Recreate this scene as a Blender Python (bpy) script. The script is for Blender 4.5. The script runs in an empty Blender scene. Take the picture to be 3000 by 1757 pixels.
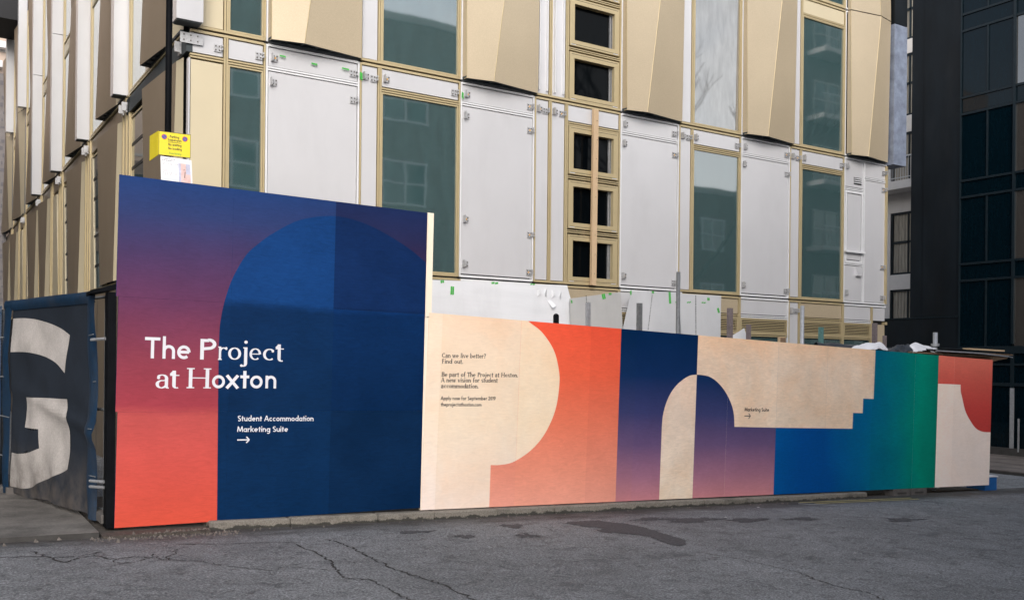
import bpy, math, random
from mathutils import Vector, Matrix
R = math.radians
rng = random.Random(7)
scene = bpy.context.scene

# ------------------------------------------------------------------ camera, sky, sun, exposure
cd = bpy.data.cameras.new("camera")
cam = bpy.data.objects.new("camera", cd)
scene.collection.objects.link(cam)
scene.camera = cam
cd.sensor_width = 36.0
cd.lens = 33.19
cd.shift_y = 0.0612
cd.clip_start = 0.1
cd.clip_end = 600
FW = Vector((0.5442, 0.8389, 0)).normalized()
RT = Vector((FW.y, -FW.x, 0))
UP = Vector((0, 0, 1))
RHO = 0.0095
CR = RT * math.cos(RHO) + UP * math.sin(RHO)
CU = UP * math.cos(RHO) - RT * math.sin(RHO)
mw = Matrix.Identity(4)
for i in range(3):
    mw[i][0], mw[i][1], mw[i][2] = CR[i], CU[i], -FW[i]
mw[2][3] = 1.75
cam.matrix_world = mw

SUN_EL, SUN_AZ = 30.0, 205.0          # azimuth clockwise from +Y: behind the camera
world = bpy.data.worlds.new("World")
scene.world = world
world.use_nodes = True
wn, wl = world.node_tree.nodes, world.node_tree.links
bg = wn["Background"]
sky = wn.new("ShaderNodeTexSky")
sky.sky_type = 'NISHITA'
sky.sun_disc = False
sky.sun_elevation = R(SUN_EL)
sky.sun_rotation = R(SUN_AZ)
sky.dust_density = 1.2
sky.air_density = 1.0
hs = wn.new("ShaderNodeHueSaturation")
hs.inputs['Saturation'].default_value = 1.25
wl.new(sky.outputs[0], hs.inputs['Color'])
tc = wn.new("ShaderNodeTexCoord")
cn = wn.new("ShaderNodeTexNoise")
cn.inputs['Scale'].default_value = 2.6
cn.inputs['Detail'].default_value = 7
cn.inputs['Roughness'].default_value = 0.58
wl.new(tc.outputs['Generated'], cn.inputs['Vector'])
cmr = wn.new("ShaderNodeMapRange")
for i_, v_ in enumerate((0.38, 0.62, 0.15, 0.9)): cmr.inputs[i_ + 1].default_value = v_
wl.new(cn.outputs['Fac'], cmr.inputs[0])
cloud = wn.new("ShaderNodeHueSaturation")
cloud.inputs['Saturation'].default_value = 0.10
cloud.inputs['Value'].default_value = 1.55
wl.new(sky.outputs[0], cloud.inputs['Color'])
smix = wn.new("ShaderNodeMix"); smix.data_type = 'RGBA'
sp = wn.new("ShaderNodeSeparateXYZ")
wl.new(tc.outputs['Generated'], sp.inputs[0])
hz = wn.new("ShaderNodeMapRange")                       # the cloud deck thickens towards the horizon
for i_, v_ in enumerate((0.15, 0.75, 0.55, 0.0)): hz.inputs[i_ + 1].default_value = v_
wl.new(sp.outputs[2], hz.inputs[0])
add = wn.new("ShaderNodeMath"); add.operation = 'ADD'; add.use_clamp = True
wl.new(cmr.outputs[0], add.inputs[0]); wl.new(hz.outputs[0], add.inputs[1])
wl.new(add.outputs[0], smix.inputs[0])
wl.new(hs.outputs[0], smix.inputs[6])
wl.new(cloud.outputs[0], smix.inputs[7])
wl.new(smix.outputs[2], bg.inputs['Color'])
bg.inputs['Strength'].default_value = 0.125

sd = bpy.data.lights.new("sun", 'SUN')
sd.energy = 1.05
sd.angle = R(36)
sd.color = (1.0, 0.90, 0.80)
sun = bpy.data.objects.new("sun", sd)
scene.collection.objects.link(sun)
sdir = Vector((math.sin(R(SUN_AZ)) * math.cos(R(SUN_EL)), math.cos(R(SUN_AZ)) * math.cos(R(SUN_EL)), math.sin(R(SUN_EL))))
sun.rotation_euler = sdir.to_track_quat('Z', 'Y').to_euler()
sun.location = (0, -10, 40)

scene.view_settings.view_transform = 'Standard'
scene.view_settings.look = 'None'
scene.view_settings.gamma = 1
scene.view_settings.use_curve_mapping = False
scene.view_settings.exposure = 0.85
scene.render.engine = 'CYCLES'
scene.cycles.max_bounces = 6
scene.cycles.caustics_reflective = False
scene.cycles.caustics_refractive = False


# ------------------------------------------------------------------ helpers
def srgb(r, g, b, k=1.0):
    def f(c):
        c /= 255.0
        return (c / 12.92 if c <= 0.04045 else ((c + 0.055) / 1.055) ** 2.4) * k
    return (f(r), f(g), f(b), 1.0)


WORLD_LOC = {}
CACHE = {}


def place(o, loc, parent):
    loc = Vector(loc)
    WORLD_LOC[o.name] = loc
    if parent is not None:
        o.parent = parent
        o.location = loc - WORLD_LOC[parent.name]
    else:
        o.location = loc
    scene.collection.objects.link(o)


def tag(o, label=None, cat=None, group=None, kind=None):
    if label: o["label"] = label
    if cat: o["category"] = cat
    if group: o["group"] = group
    if kind: o["kind"] = kind
    return o


def thing(name, loc, label, cat, group=None):
    o = bpy.data.objects.new(name, None)
    o.empty_display_size = 0.3
    place(o, loc, None)
    return tag(o, label, cat, group)


class MB:
    """collects faces in world coordinates, links them as one mesh object"""
    def __init__(self):
        self.v, self.f, self.m = [], [], []

    def poly(self, pts, mi=0):
        n = len(self.v)
        self.v += [tuple(p) for p in pts]
        self.f.append(tuple(range(n, n + len(pts))))
        self.m.append(mi)
        return self

    def hexa(self, p, mi=0):           # p: 4 bottom + 4 top, bottom counter-clockwise from above
        n = len(self.v)
        self.v += [tuple(q) for q in p]
        for q in ((3, 2, 1, 0), (4, 5, 6, 7), (0, 1, 5, 4), (1, 2, 6, 5), (2, 3, 7, 6), (3, 0, 4, 7)):
            self.f.append(tuple(n + k for k in q))
            self.m.append(mi)
        return self

    def box(self, x0, x1, y0, y1, z0, z1, mi=0):
        return self.hexa([(x0, y0, z0), (x1, y0, z0), (x1, y1, z0), (x0, y1, z0),
                          (x0, y0, z1), (x1, y0, z1), (x1, y1, z1), (x0, y1, z1)], mi)

    def sbox(self, x0, x1, y0, y1, z0f, z1f, mi=0):   # z bounds are functions of x (sloping ground)
        return self.hexa([(x0, y0, z0f(x0)), (x1, y0, z0f(x1)), (x1, y1, z0f(x1)), (x0, y1, z0f(x0)),
                          (x0, y0, z1f(x0)), (x1, y0, z1f(x1)), (x1, y1, z1f(x1)), (x0, y1, z1f(x0))], mi)

    def tube(self, pts, r, n=10, mi=0, cap=True):
        pts = [Vector(p) for p in pts]
        rings = []
        for i, p in enumerate(pts):
            d = (pts[min(i + 1, len(pts) - 1)] - pts[max(i - 1, 0)]).normalized()
            a = d.cross(Vector((0.31, 0.2, 0.93)))
            if a.length < 0.2: a = d.cross(Vector((1, 0, 0)))
            a.normalize(); b = d.cross(a)
            rr = r[i] if isinstance(r, (list, tuple)) else r
            k = len(self.v)
            for j in range(n):
                t = 2 * math.pi * j / n
                self.v.append(tuple(p + a * (rr * math.cos(t)) + b * (rr * math.sin(t))))
            rings.append(k)
        for k0, k1 in zip(rings, rings[1:]):
            for j in range(n):
                self.f.append((k0 + j, k0 + (j + 1) % n, k1 + (j + 1) % n, k1 + j)); self.m.append(mi)
        if cap:
            self.f.append(tuple(rings[0] + j for j in reversed(range(n)))); self.m.append(mi)
            self.f.append(tuple(rings[-1] + j for j in range(n))); self.m.append(mi)
        return self

    def grid(self, fn, nu, nv, mi=0):
        k = len(self.v)
        for j in range(nv + 1):
            for i in range(nu + 1):
                self.v.append(tuple(fn(i / nu, j / nv)))
        for j in range(nv):
            for i in range(nu):
                a = k + j * (nu + 1) + i
                self.f.append((a, a + 1, a + nu + 2, a + nu + 1)); self.m.append(mi)
        return self

    def build(self, name, mats, parent=None, smooth=False, org=None):
        if not isinstance(mats, (list, tuple)): mats = [mats]
        if org is None:
            xs, ys, zs = zip(*self.v)
            org = ((min(xs) + max(xs)) / 2, (min(ys) + max(ys)) / 2, min(zs))
        loc = [tuple(round(a - b, 4) for a, b in zip(p, org)) for p in self.v]
        key = (tuple(loc), tuple(self.f), tuple(self.m), tuple(m.name for m in mats), smooth)
        hk = hash(key)
        me = CACHE.get(hk)
        if me is None:
            me = bpy.data.meshes.new(name)
            me.from_pydata(loc, [], self.f)
            for m in mats: me.materials.append(m)
            me.polygons.foreach_set("material_index", self.m)
            if smooth: me.polygons.foreach_set("use_smooth", [True] * len(self.f))
            me.update()
            CACHE[hk] = me
        o = bpy.data.objects.new(name, me)
        place(o, org, parent)
        return o


def clip_poly(poly, x0, x1, y0, y1):
    """Sutherland-Hodgman against a rectangle"""
    def cut(pts, inside, inter):
        out = []
        for i, p in enumerate(pts):
            q = pts[i - 1]
            if inside(p):
                if not inside(q): out.append(inter(q, p))
                out.append(p)
            elif inside(q):
                out.append(inter(q, p))
        return out
    def ix(c): return lambda a, b: (c, a[1] + (b[1] - a[1]) * (c - a[0]) / (b[0] - a[0]))
    def iy(c): return lambda a, b: (a[0] + (b[0] - a[0]) * (c - a[1]) / (b[1] - a[1]), c)
    p = cut(poly, lambda q: q[0] >= x0, ix(x0))
    if p: p = cut(p, lambda q: q[0] <= x1, ix(x1))
    if p: p = cut(p, lambda q: q[1] >= y0, iy(y0))
    if p: p = cut(p, lambda q: q[1] <= y1, iy(y1))
    out = []
    for q in p:
        if not out or abs(q[0] - out[-1][0]) + abs(q[1] - out[-1][1]) > 1e-5: out.append(q)
    if len(out) > 2 and abs(out[0][0] - out[-1][0]) + abs(out[0][1] - out[-1][1]) < 1e-5: out.pop()
    if len(out) < 3: return []
    area = sum(out[i - 1][0] * out[i][1] - out[i][0] * out[i - 1][1] for i in range(len(out)))
    return out if abs(area) > 1e-5 else []


def spline(pts, n=10):
    out = []
    for i in range(len(pts) - 1):
        p0, p1, p2, p3 = pts[max(i - 1, 0)], pts[i], pts[i + 1], pts[min(i + 2, len(pts) - 1)]
        for k in range(n):
            t = k / n
            out.append(tuple(0.5 * (2 * b + (c - a) * t + (2 * a - 5 * b + 4 * c - d) * t * t + (3 * b - a - 3 * c + d) * t ** 3)
                             for a, b, c, d in zip(p0, p1, p2, p3)))
    out.append(tuple(pts[-1]))
    return out


# ------------------------------------------------------------------ materials
class NT:
    def __init__(self, name):
        self.mat = bpy.data.materials.new(name)
        self.mat.use_nodes = True
        self.n, self.l = self.mat.node_tree.nodes, self.mat.node_tree.links
        self.bsdf = self.n["Principled BSDF"]
        self._pos = None

    def pos(self):
        if self._pos is None:
            self._pos = self.n.new("ShaderNodeNewGeometry").outputs['Position']
        return self._pos

    def scaled(self, s, vec=None):
        m = self.n.new("ShaderNodeVectorMath"); m.operation = 'MULTIPLY'
        self.l.new(vec or self.pos(), m.inputs[0]); m.inputs[1].default_value = s
        return m.outputs[0]

    def noise(self, scale, detail=4, rough=0.55, stretch=(1, 1, 1), dist=0.0, vec=None):
        t = self.n.new("ShaderNodeTexNoise")
        t.inputs['Scale'].default_value = scale; t.inputs['Detail'].default_value = detail
        t.inputs['Roughness'].default_value = rough; t.inputs['Distortion'].default_value = dist
        self.l.new(self.scaled(stretch, vec), t.inputs['Vector'])
        return t.outputs['Fac']

    def math(self, op, a, b=0.0, c=None, clamp=False):
        m = self.n.new("ShaderNodeMath"); m.operation = op; m.use_clamp = clamp
        for i, v in enumerate((a, b, c)):
            if v is None: continue
            if isinstance(v, (int, float)): m.inputs[i].default_value = v
            else: self.l.new(v, m.inputs[i])
        return m.outputs[0]

    def remap(self, v, a, b, c=0.0, d=1.0):
        m = self.n.new("ShaderNodeMapRange")
        self.l.new(v, m.inputs[0])
        for i, x in enumerate((a, b, c, d)): m.inputs[i + 1].default_value = x
        return m.outputs[0]

    def mix(self, f, a, b, mode='MIX'):
        m = self.n.new("ShaderNodeMix"); m.data_type = 'RGBA'; m.blend_type = mode
        for s, v in ((m.inputs['Factor'], f), (m.inputs['A'], a), (m.inputs['B'], b)):
            if isinstance(v, (int, float)): s.default_value = v
            elif isinstance(v, tuple): s.default_value = v
            else: self.l.new(v, s)
        # RGBA sockets share names with float ones: pick by type
        return m.outputs['Result']

    def ramp(self, f, stops):
        r = self.n.new("ShaderNodeValToRGB")
        cr = r.color_ramp
        while len(cr.elements) < len(stops): cr.elements.new(0.5)
        for e, (p, c) in zip(cr.elements, stops): e.position = p; e.color = c
        self.l.new(f, r.inputs[0])
        return r.outputs[0]

    def gray(self, v):
        c = self.n.new("ShaderNodeCombineColor")
        for i in range(3): self.l.new(v, c.inputs[i])
        return c.outputs[0]

    def sep(self):
        s = self.n.new("ShaderNodeSeparateXYZ"); self.l.new(self.pos(), s.inputs[0])
        return s.outputs

    def bump(self, h, strength=0.3, dist=0.01):
        b = self.n.new("ShaderNodeBump")
        b.inputs['Strength'].default_value = strength; b.inputs['Distance'].default_value = dist
        self.l.new(h, b.inputs['Height']); self.l.new(b.outputs[0], self.bsdf.inputs['Normal'])

    def set(self, color=None, rough=None, metal=None, spec=None, ior=None):
        for k, v in (('Base Color', color), ('Roughness', rough), ('Metallic', metal), ('Specular IOR Level', spec), ('IOR', ior)):
            if v is None: continue
            if isinstance(v, (int, float, tuple)): self.bsdf.inputs[k].default_value = v
            else: self.l.new(v, self.bsdf.inputs[k])
        return self


def mixc(nt, f, a, b, mode='MIX'):
    m = nt.n.new("ShaderNodeMix"); m.data_type = 'RGBA'; m.blend_type = mode
    fi, ai, bi = m.inputs[0], m.inputs[6], m.inputs[7]
    for s, v in ((fi, f), (ai, a), (bi, b)):
        if isinstance(v, (int, float, tuple)): s.default_value = v
        else: nt.l.new(v, s)
    return m.outputs[2]


def plain(name, col, rough=0.5, metal=0.0, var=0.12, scale=6.0, spec=0.5, bump=0.0, stretch=(1, 1, 1), dirt=0.0):
    nt = NT(name)
    f = nt.remap(nt.noise(scale, 5, 0.6, stretch), 0.25, 0.75, 1 - var, 1 + var)
    c = mixc(nt, 1.0, col, nt.gray(f), 'MULTIPLY')
    if dirt:
        d = nt.remap(nt.noise(1.3, 6, 0.65, (1, 1, 0.35)), 0.5, 0.75, 0, dirt)
        c = mixc(nt, d, c, (0.09, 0.08, 0.07, 1))
    nt.set(color=c, rough=rough, metal=metal, spec=spec)
    if bump: nt.bump(nt.noise(scale * 8, 4, 0.6, stretch), bump, 0.004)
    return nt.mat


M = {}
M['white'] = plain('white_paint', (0.65, 0.645, 0.66, 1), 0.27, 0.15, var=0.04, scale=0.8, dirt=0.08, bump=0.03)
M['white_frame'] = plain('white_frame', (0.74, 0.74, 0.75, 1), 0.4, var=0.03)
M['cream'] = plain('cream_coating_lit_gold', srgb(206, 193, 163), 0.42, var=0.03, scale=2)  # cream panels; on the left facade also gold with sunlight in its colour
M['gold_frame'] = plain('gold_frame', (0.53, 0.43, 0.25, 1), 0.42, 0.25, 0.05, 4)
M['gap'] = plain('dark_gasket', (0.012, 0.012, 0.014, 1), 0.7, var=0.1)
M['soffit'] = plain('dark_soffit', (0.035, 0.045, 0.05, 1), 0.6, var=0.2)
M['soffit_light'] = plain('soffit_infill', (0.22, 0.23, 0.23, 1), 0.7, var=0.2)
M['galv'] = plain('galvanised_steel', (0.42, 0.43, 0.45, 1), 0.5, 0.55, 0.2, 18)
M['bracket'] = plain('bracket_steel', (0.50, 0.50, 0.51, 1), 0.45, 0.3, 0.2, 30)
M['bolt'] = plain('bolt_steel', (0.12, 0.11, 0.10, 1), 0.5, 0.4)
M['brass'] = plain('orange_washer', (0.75, 0.42, 0.10, 1), 0.5)
M['black'] = plain('black_paint', (0.004, 0.0045, 0.006, 1), 0.6, var=0.4, spec=0.06, dirt=0.02)
M['interior'] = plain('dark_interior', (0.012, 0.012, 0.013, 1), 0.9)
M['timber'] = plain('softwood', srgb(198, 170, 136), 0.75, var=0.14, scale=30, stretch=(6, 6, 0.5), bump=0.2)
M['timber_old'] = plain('weathered_board', srgb(120, 98, 78), 0.8, var=0.3, scale=20, stretch=(0.4, 6, 6))
M['green_tape'] = plain('green_tape', srgb(70, 170, 70), 0.5, var=0.25, scale=40)
M['sheet'] = plain('protective_plastic', (0.74, 0.75, 0.77, 1), 0.35, var=0.05, scale=2.5, stretch=(0.4, 1, 3), dirt=0.12)
M['sheet_grey'] = plain('greyed_plastic', (0.47, 0.465, 0.455, 1), 0.4, var=0.08, scale=1.5, dirt=0.12)
M['sheet_mid'] = plain('silvery_plastic', (0.55, 0.555, 0.57, 1), 0.35, var=0.07, scale=1.5, dirt=0.12)
M['sheet_mark'] = plain('sheet_print', (0.05, 0.05, 0.06, 1), 0.6)
M['tarp_black'] = plain('black_tarpaulin', (0.02, 0.024, 0.03, 1), 0.35, var=0.4)
M['tarp_white'] = plain('white_tarpaulin', (0.72, 0.72, 0.75, 1), 0.5, var=0.08)
M['yellow'] = plain('yellow_sign', srgb(228, 208, 44), 0.45, var=0.05)
M['ink'] = plain('black_ink', (0.02, 0.02, 0.025, 1), 0.6)
M['sign_blue'] = plain('sign_blue', srgb(30, 95, 170), 0.5)
M['sign_red'] = plain('sign_red', srgb(200, 60, 60), 0.5)
M['sign_green'] = plain('sign_green', srgb(90, 160, 60), 0.5)
M['paper'] = plain('paper', (0.82, 0.82, 0.84, 1), 0.7, var=0.03)
M['paper_map'] = plain('map_print', srgb(225, 190, 185), 0.7, var=0.2, scale=25)
M['paper_map2'] = plain('map_print_grey', srgb(190, 190, 210), 0.7, var=0.2, scale=25)
M['letter_white'] = plain('white_lettering', (0.66, 0.655, 0.70, 1), 0.5, var=0.04)
M['letter_dark'] = plain('dark_lettering', srgb(14, 15, 32), 0.5, var=0.05)
M['yellow_line'] = plain('road_yellow', srgb(178, 165, 110), 0.8, var=0.3, scale=25, dirt=0.6)
M['white_line'] = plain('road_white', srgb(170, 170, 170), 0.8, var=0.3, scale=25, dirt=0.6)
M['blue_plastic'] = plain('blue_plastic', srgb(30, 95, 160), 0.5)
M['blue_pipe'] = plain('blue_webbing', srgb(0, 38, 64), 0.6, var=0.35, scale=14, dirt=0.3)
M['dark_tile'] = plain('dark_cladding', (0.0055, 0.0085, 0.0115, 1), 0.45, var=0.5, scale=1.5, stretch=(1, 1, 0.25), spec=0.18, dirt=0.06)
M['dark_frame'] = plain('dark_frame', (0.008, 0.015, 0.020, 1), 0.4, var=0.1, spec=0.25)
M['render'] = plain('pale_render', (0.62, 0.585, 0.55, 1), 0.8, var=0.06, scale=2, dirt=0.1)
M['curtain'] = plain('curtain', (0.30, 0.27, 0.22, 1), 0.9, var=0.5, scale=5, stretch=(8, 8, 0.3))
M['brick'] = plain('brick_wall', (0.20, 0.155, 0.13, 1), 0.85, var=0.3, scale=6)
M['stone'] = plain('stone_trim', (0.45, 0.43, 0.40, 1), 0.8)
M['concrete_block'] = plain('concrete_block', (0.10, 0.09, 0.085, 1), 0.9, var=0.3, scale=12, bump=0.3)
M['plank_metal'] = plain('lamp_metal', (0.5, 0.5, 0.5, 1), 0.4)
M['bark'] = plain('bark', (0.08, 0.065, 0.05, 1), 0.9)
M['litter'] = plain('litter', (0.42, 0.41, 0.40, 1), 0.8)
M['soil'] = plain('gritty_soil', (0.06, 0.05, 0.042, 1), 0.95, var=0.6, scale=25, bump=0.8)
M['slab_edge'] = plain('slab_edge', (0.045, 0.042, 0.04, 1), 0.9, var=0.3)


def gold_material(name, base, metal=0.45, rough=0.42):
    nt = NT(name)
    big = nt.remap(nt.noise(0.8, 3), 0.3, 0.7, 0.95, 1.05)
    dots = nt.remap(nt.noise(95, 2, 0.5), 0.35, 0.65, 0.93, 1.05)
    sheen = nt.remap(nt.noise(0.5, 3, 0.5, (1, 1, .6)), 0.3, 0.7, 0.34, 0.52)
    c = mixc(nt, 1.0, base, nt.gray(nt.math('MULTIPLY', big, dots)), 'MULTIPLY')
    nt.set(color=c, rough=sheen, metal=metal)
    nt.bump(nt.math('ADD', dots, nt.math('MULTIPLY', nt.noise(1.7, 3, .5), 6.0)), 0.10, 0.004)
    return nt.mat


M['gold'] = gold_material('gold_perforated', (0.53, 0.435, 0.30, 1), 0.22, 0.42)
M['gold_shaded'] = gold_material('gold_perforated_shaded', (0.275, 0.215, 0.148, 1), 0.25, 0.5)  # same gold as the street bays, with the left facade's shade in the colour


def glass_material(name, base, ior=1.9, rough=0.03):
    nt = NT(name)
    f = nt.remap(nt.noise(9, 3, 0.6, (1, 1, 0.25)), 0.3, 0.7, 0.88, 1.12)
    nt.set(color=mixc(nt, 1.0, base, nt.gray(f), 'MULTIPLY'), rough=rough, ior=ior)
    nt.bump(nt.noise(0.9, 2, 0.5), 0.03, 0.05)
    return nt.mat


M['glass'] = glass_material('teal_glass', (0.047, 0.092, 0.096, 1), 2.7)
M['glass_dark'] = glass_material('dark_glass', (0.002, 0.003, 0.004, 1), 1.16)
M['glass_clear'] = glass_material('mirror_glass', (0.36, 0.36, 0.355, 1), 1.6)
M['glass_low'] = glass_material('street_glass', (0.03, 0.055, 0.055, 1), 1.5)
M['glass_clear'].node_tree.nodes['Principled BSDF'].inputs['Metallic'].default_value = 0.7
M['glass_left'] = glass_material('left_glass', (0.16, 0.21, 0.19, 1), 2.4)
M['glass_office'] = glass_material('office_glass', (0.001, 0.0065, 0.0105, 1), 1.3)
M['glass_office2'] = glass_material('office_glass_reflective', (0.05, 0.045, 0.04, 1), 2.4)  # paler, more reflective office glass


def asphalt():
    nt = NT('asphalt')
    speck = nt.noise(52, 4, 0.78)
    fine = nt.noise(170, 2, 0.6)
    wear = nt.noise(0.5, 6, 0.62, (1, 1, 1), 0.6)
    med = nt.noise(5, 6, 0.7)
    flake = nt.noise(7.5, 6, 0.74, (1.0, 0.8, 1), 0.7)
    flake2 = nt.noise(2.2, 7, 0.74, (1, 1.2, 1), 0.5)
    c = nt.ramp(speck, [(0.32, (0.062, 0.066, 0.071, 1)), (0.47, (0.168, 0.175, 0.183, 1)), (0.58, (0.275, 0.282, 0.292, 1)), (0.72, (0.50, 0.505, 0.515, 1))])
    tone = nt.math('MULTIPLY', nt.remap(wear, 0.3, 0.7, 0.82, 1.2), nt.remap(med, 0.3, 0.7, 0.84, 1.16))
    tone = nt.math('MULTIPLY', tone, nt.remap(fine, 0.3, 0.7, 0.8, 1.2))
    c = mixc(nt, 1.0, c, nt.gray(tone), 'MULTIPLY')
    x, y, z = nt.sep()
    gut = nt.math('ADD', nt.remap(y, 9.62, 10.22, -0.15, 1.0), nt.remap(nt.noise(3.2, 6, 0.7, (0.35, 1, 1)), 0.3, 0.7, -0.4, 0.4))
    gut = nt.math('MULTIPLY', nt.math('MULTIPLY', gut, nt.remap(y, 10.6, 10.7, 1, 0), None, True), 0.92, None, True)
    c = mixc(nt, gut, c, (0.062, 0.056, 0.052, 1))
    hole = nt.math('MAXIMUM', nt.remap(flake, 0.575, 0.64, 0, 0.50), nt.remap(flake2, 0.57, 0.62, 0, 0.40))
    c = mixc(nt, hole, c, (0.055, 0.055, 0.060, 1))
    fleck = nt.remap(nt.noise(30, 2, 0.5), 0.735, 0.77, 0, 0.5)
    c = mixc(nt, fleck, c, (0.36, 0.36, 0.36, 1))
    nt.set(color=c, rough=0.85, spec=0.22)
    h = nt.math('ADD', nt.math('MULTIPLY', speck, 0.9), nt.math('MULTIPLY', fine, 0.25))
    h = nt.math('SUBTRACT', h, nt.math('MULTIPLY', hole, 0.7))
    nt.bump(h, 0.95, 0.020)
    return nt.mat


M['asphalt'] = asphalt()
M['tar'] = plain('dark_tar', (0.078, 0.078, 0.083, 1), 0.85, var=0.55, scale=40, bump=0.6, spec=0.2)
M['crack'] = plain('crack_dirt', (0.026, 0.025, 0.025, 1), 0.95, var=0.4, scale=30)
M['gutter'] = plain('gutter_dirt', (0.055, 0.050, 0.048, 1), 0.9, var=0.45, scale=9, stretch=(0.4, 2, 1), bump=0.5)


def kerb_mat():
    nt = NT('kerb_granite')
    s = nt.noise(60, 4, 0.7)
    c = nt.ramp(s, [(0.3, (0.12, 0.105, 0.088, 1)), (0.6, (0.22, 0.20, 0.172, 1)), (0.8, (0.34, 0.32, 0.29, 1))])
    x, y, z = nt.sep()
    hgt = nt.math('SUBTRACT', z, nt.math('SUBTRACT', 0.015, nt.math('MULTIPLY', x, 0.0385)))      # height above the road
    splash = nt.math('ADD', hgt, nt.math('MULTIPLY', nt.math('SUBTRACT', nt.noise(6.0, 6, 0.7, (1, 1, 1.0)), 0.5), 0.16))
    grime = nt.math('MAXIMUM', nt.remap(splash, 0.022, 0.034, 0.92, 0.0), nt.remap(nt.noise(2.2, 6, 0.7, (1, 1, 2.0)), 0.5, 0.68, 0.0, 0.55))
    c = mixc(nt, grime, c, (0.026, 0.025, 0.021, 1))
    nt.set(color=c, rough=0.85)
    nt.bump(s, 0.5, 0.01)
    return nt.mat


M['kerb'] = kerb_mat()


def paving(name, base, sx, sy):
    nt = NT(name)
    n1 = nt.noise(1.2, 6, 0.65); n2 = nt.noise(40, 3, 0.6)
    c = mixc(nt, 1.0, base, nt.gray(nt.math('MULTIPLY', nt.remap(n1, 0.3, 0.7, 0.35, 1.35), nt.remap(n2, 0.3, 0.7, 0.8, 1.2))), 'MULTIPLY')
    nt.set(color=c, rough=0.85)
    nt.bump(n2, 0.4, 0.006)
    return nt.mat


M['pave_left'] = paving('stained_concrete', (0.165, 0.152, 0.138, 1), 1, 1)
M['pave_far'] = paving('far_paving', (0.16, 0.135, 0.12, 1), 1, 1)


def print_mat(name, stops, ox, oz, sl, lo, hi, axis='b', k=0.9, grain=0.10, peach=0.0):
    """ink printed on plywood: colour runs along the board (a) or up it (b), wood figure shows through"""
    nt = NT(name)
    x, y, z = nt.sep()
    if axis == 'b':
        v = nt.math('SUBTRACT', nt.math('SUBTRACT', z, oz), nt.math('MULTIPLY', nt.math('SUBTRACT', x, ox), sl))
    else:
        v = nt.math('SUBTRACT', x, ox)
    wob = nt.math('MULTIPLY', nt.math('SUBTRACT', nt.noise(1.1, 4, 0.6), 0.5), (0.10 if axis == 'b' else 0.45) * (hi - lo) / 2.4)
    t = nt.remap(nt.math('ADD', v, wob), lo, hi)
    c = nt.ramp(t, [((p - lo) / (hi - lo), srgb(*q, k=k)) for p, q in stops])
    fig = nt.noise(5.0, 6, 0.65, (1.0, 1, 3.2), 2.2)
    blot = nt.noise(1.6, 5, 0.6)
    fine = nt.noise(60, 3, 0.6, (0.12, 1, 1.0))
    g = nt.math('MULTIPLY', nt.remap(fig, 0.25, 0.75, 1 - grain, 1 + grain * 0.7), nt.remap(blot, 0.3, 0.7, 1 - grain * 0.8, 1 + grain * 0.6))
    g = nt.math('MULTIPLY', g, nt.remap(fine, 0.3, 0.7, 1 - grain * 0.4, 1 + grain * 0.4))
    if peach:
        pf = nt.remap(nt.noise(0.95, 5, 0.62, (1, 1, 1), 0.9), 0.42, 0.68, 0, peach)
        c = mixc(nt, pf, c, mixc(nt, 1.0, c, (1.0, 0.87, 0.76, 1), 'MULTIPLY'))
    oi = nt.n.new("ShaderNodeObjectInfo")
    c = mixc(nt, 1.0, c, nt.gray(g), 'MULTIPLY')
    c = mixc(nt, 1.0, c, oi.outputs['Color'], 'MULTIPLY')
    scuff = nt.remap(nt.noise(7, 6, 0.75, (1, 1, 2.5), 1.0), 0.70, 0.80, 0, 0.16)
    c = mixc(nt, scuff, c, (0.5, 0.46, 0.44, 1))
    nt.set(color=c, rough=nt.remap(blot, 0.3, 0.7, 0.52, 0.68), spec=0.09)
    nt.bump(nt.math('ADD', nt.math('MULTIPLY', fig, 0.8), nt.math('MULTIPLY', blot, 1.2)), 0.22, 0.012)
    return nt.mat


# ------------------------------------------------------------------ lettering (drawn with a pen, stroke by stroke)
def arc(cx, cy, rx, ry, a0, a1, n=None):
    n = n or max(6, int(abs(a1 - a0) / 12))
    return [(cx + rx * math.cos(R(a0 + (a1 - a0) * i / n)), cy + ry * math.sin(R(a0 + (a1 - a0) * i / n))) for i in range(n + 1)]


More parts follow.
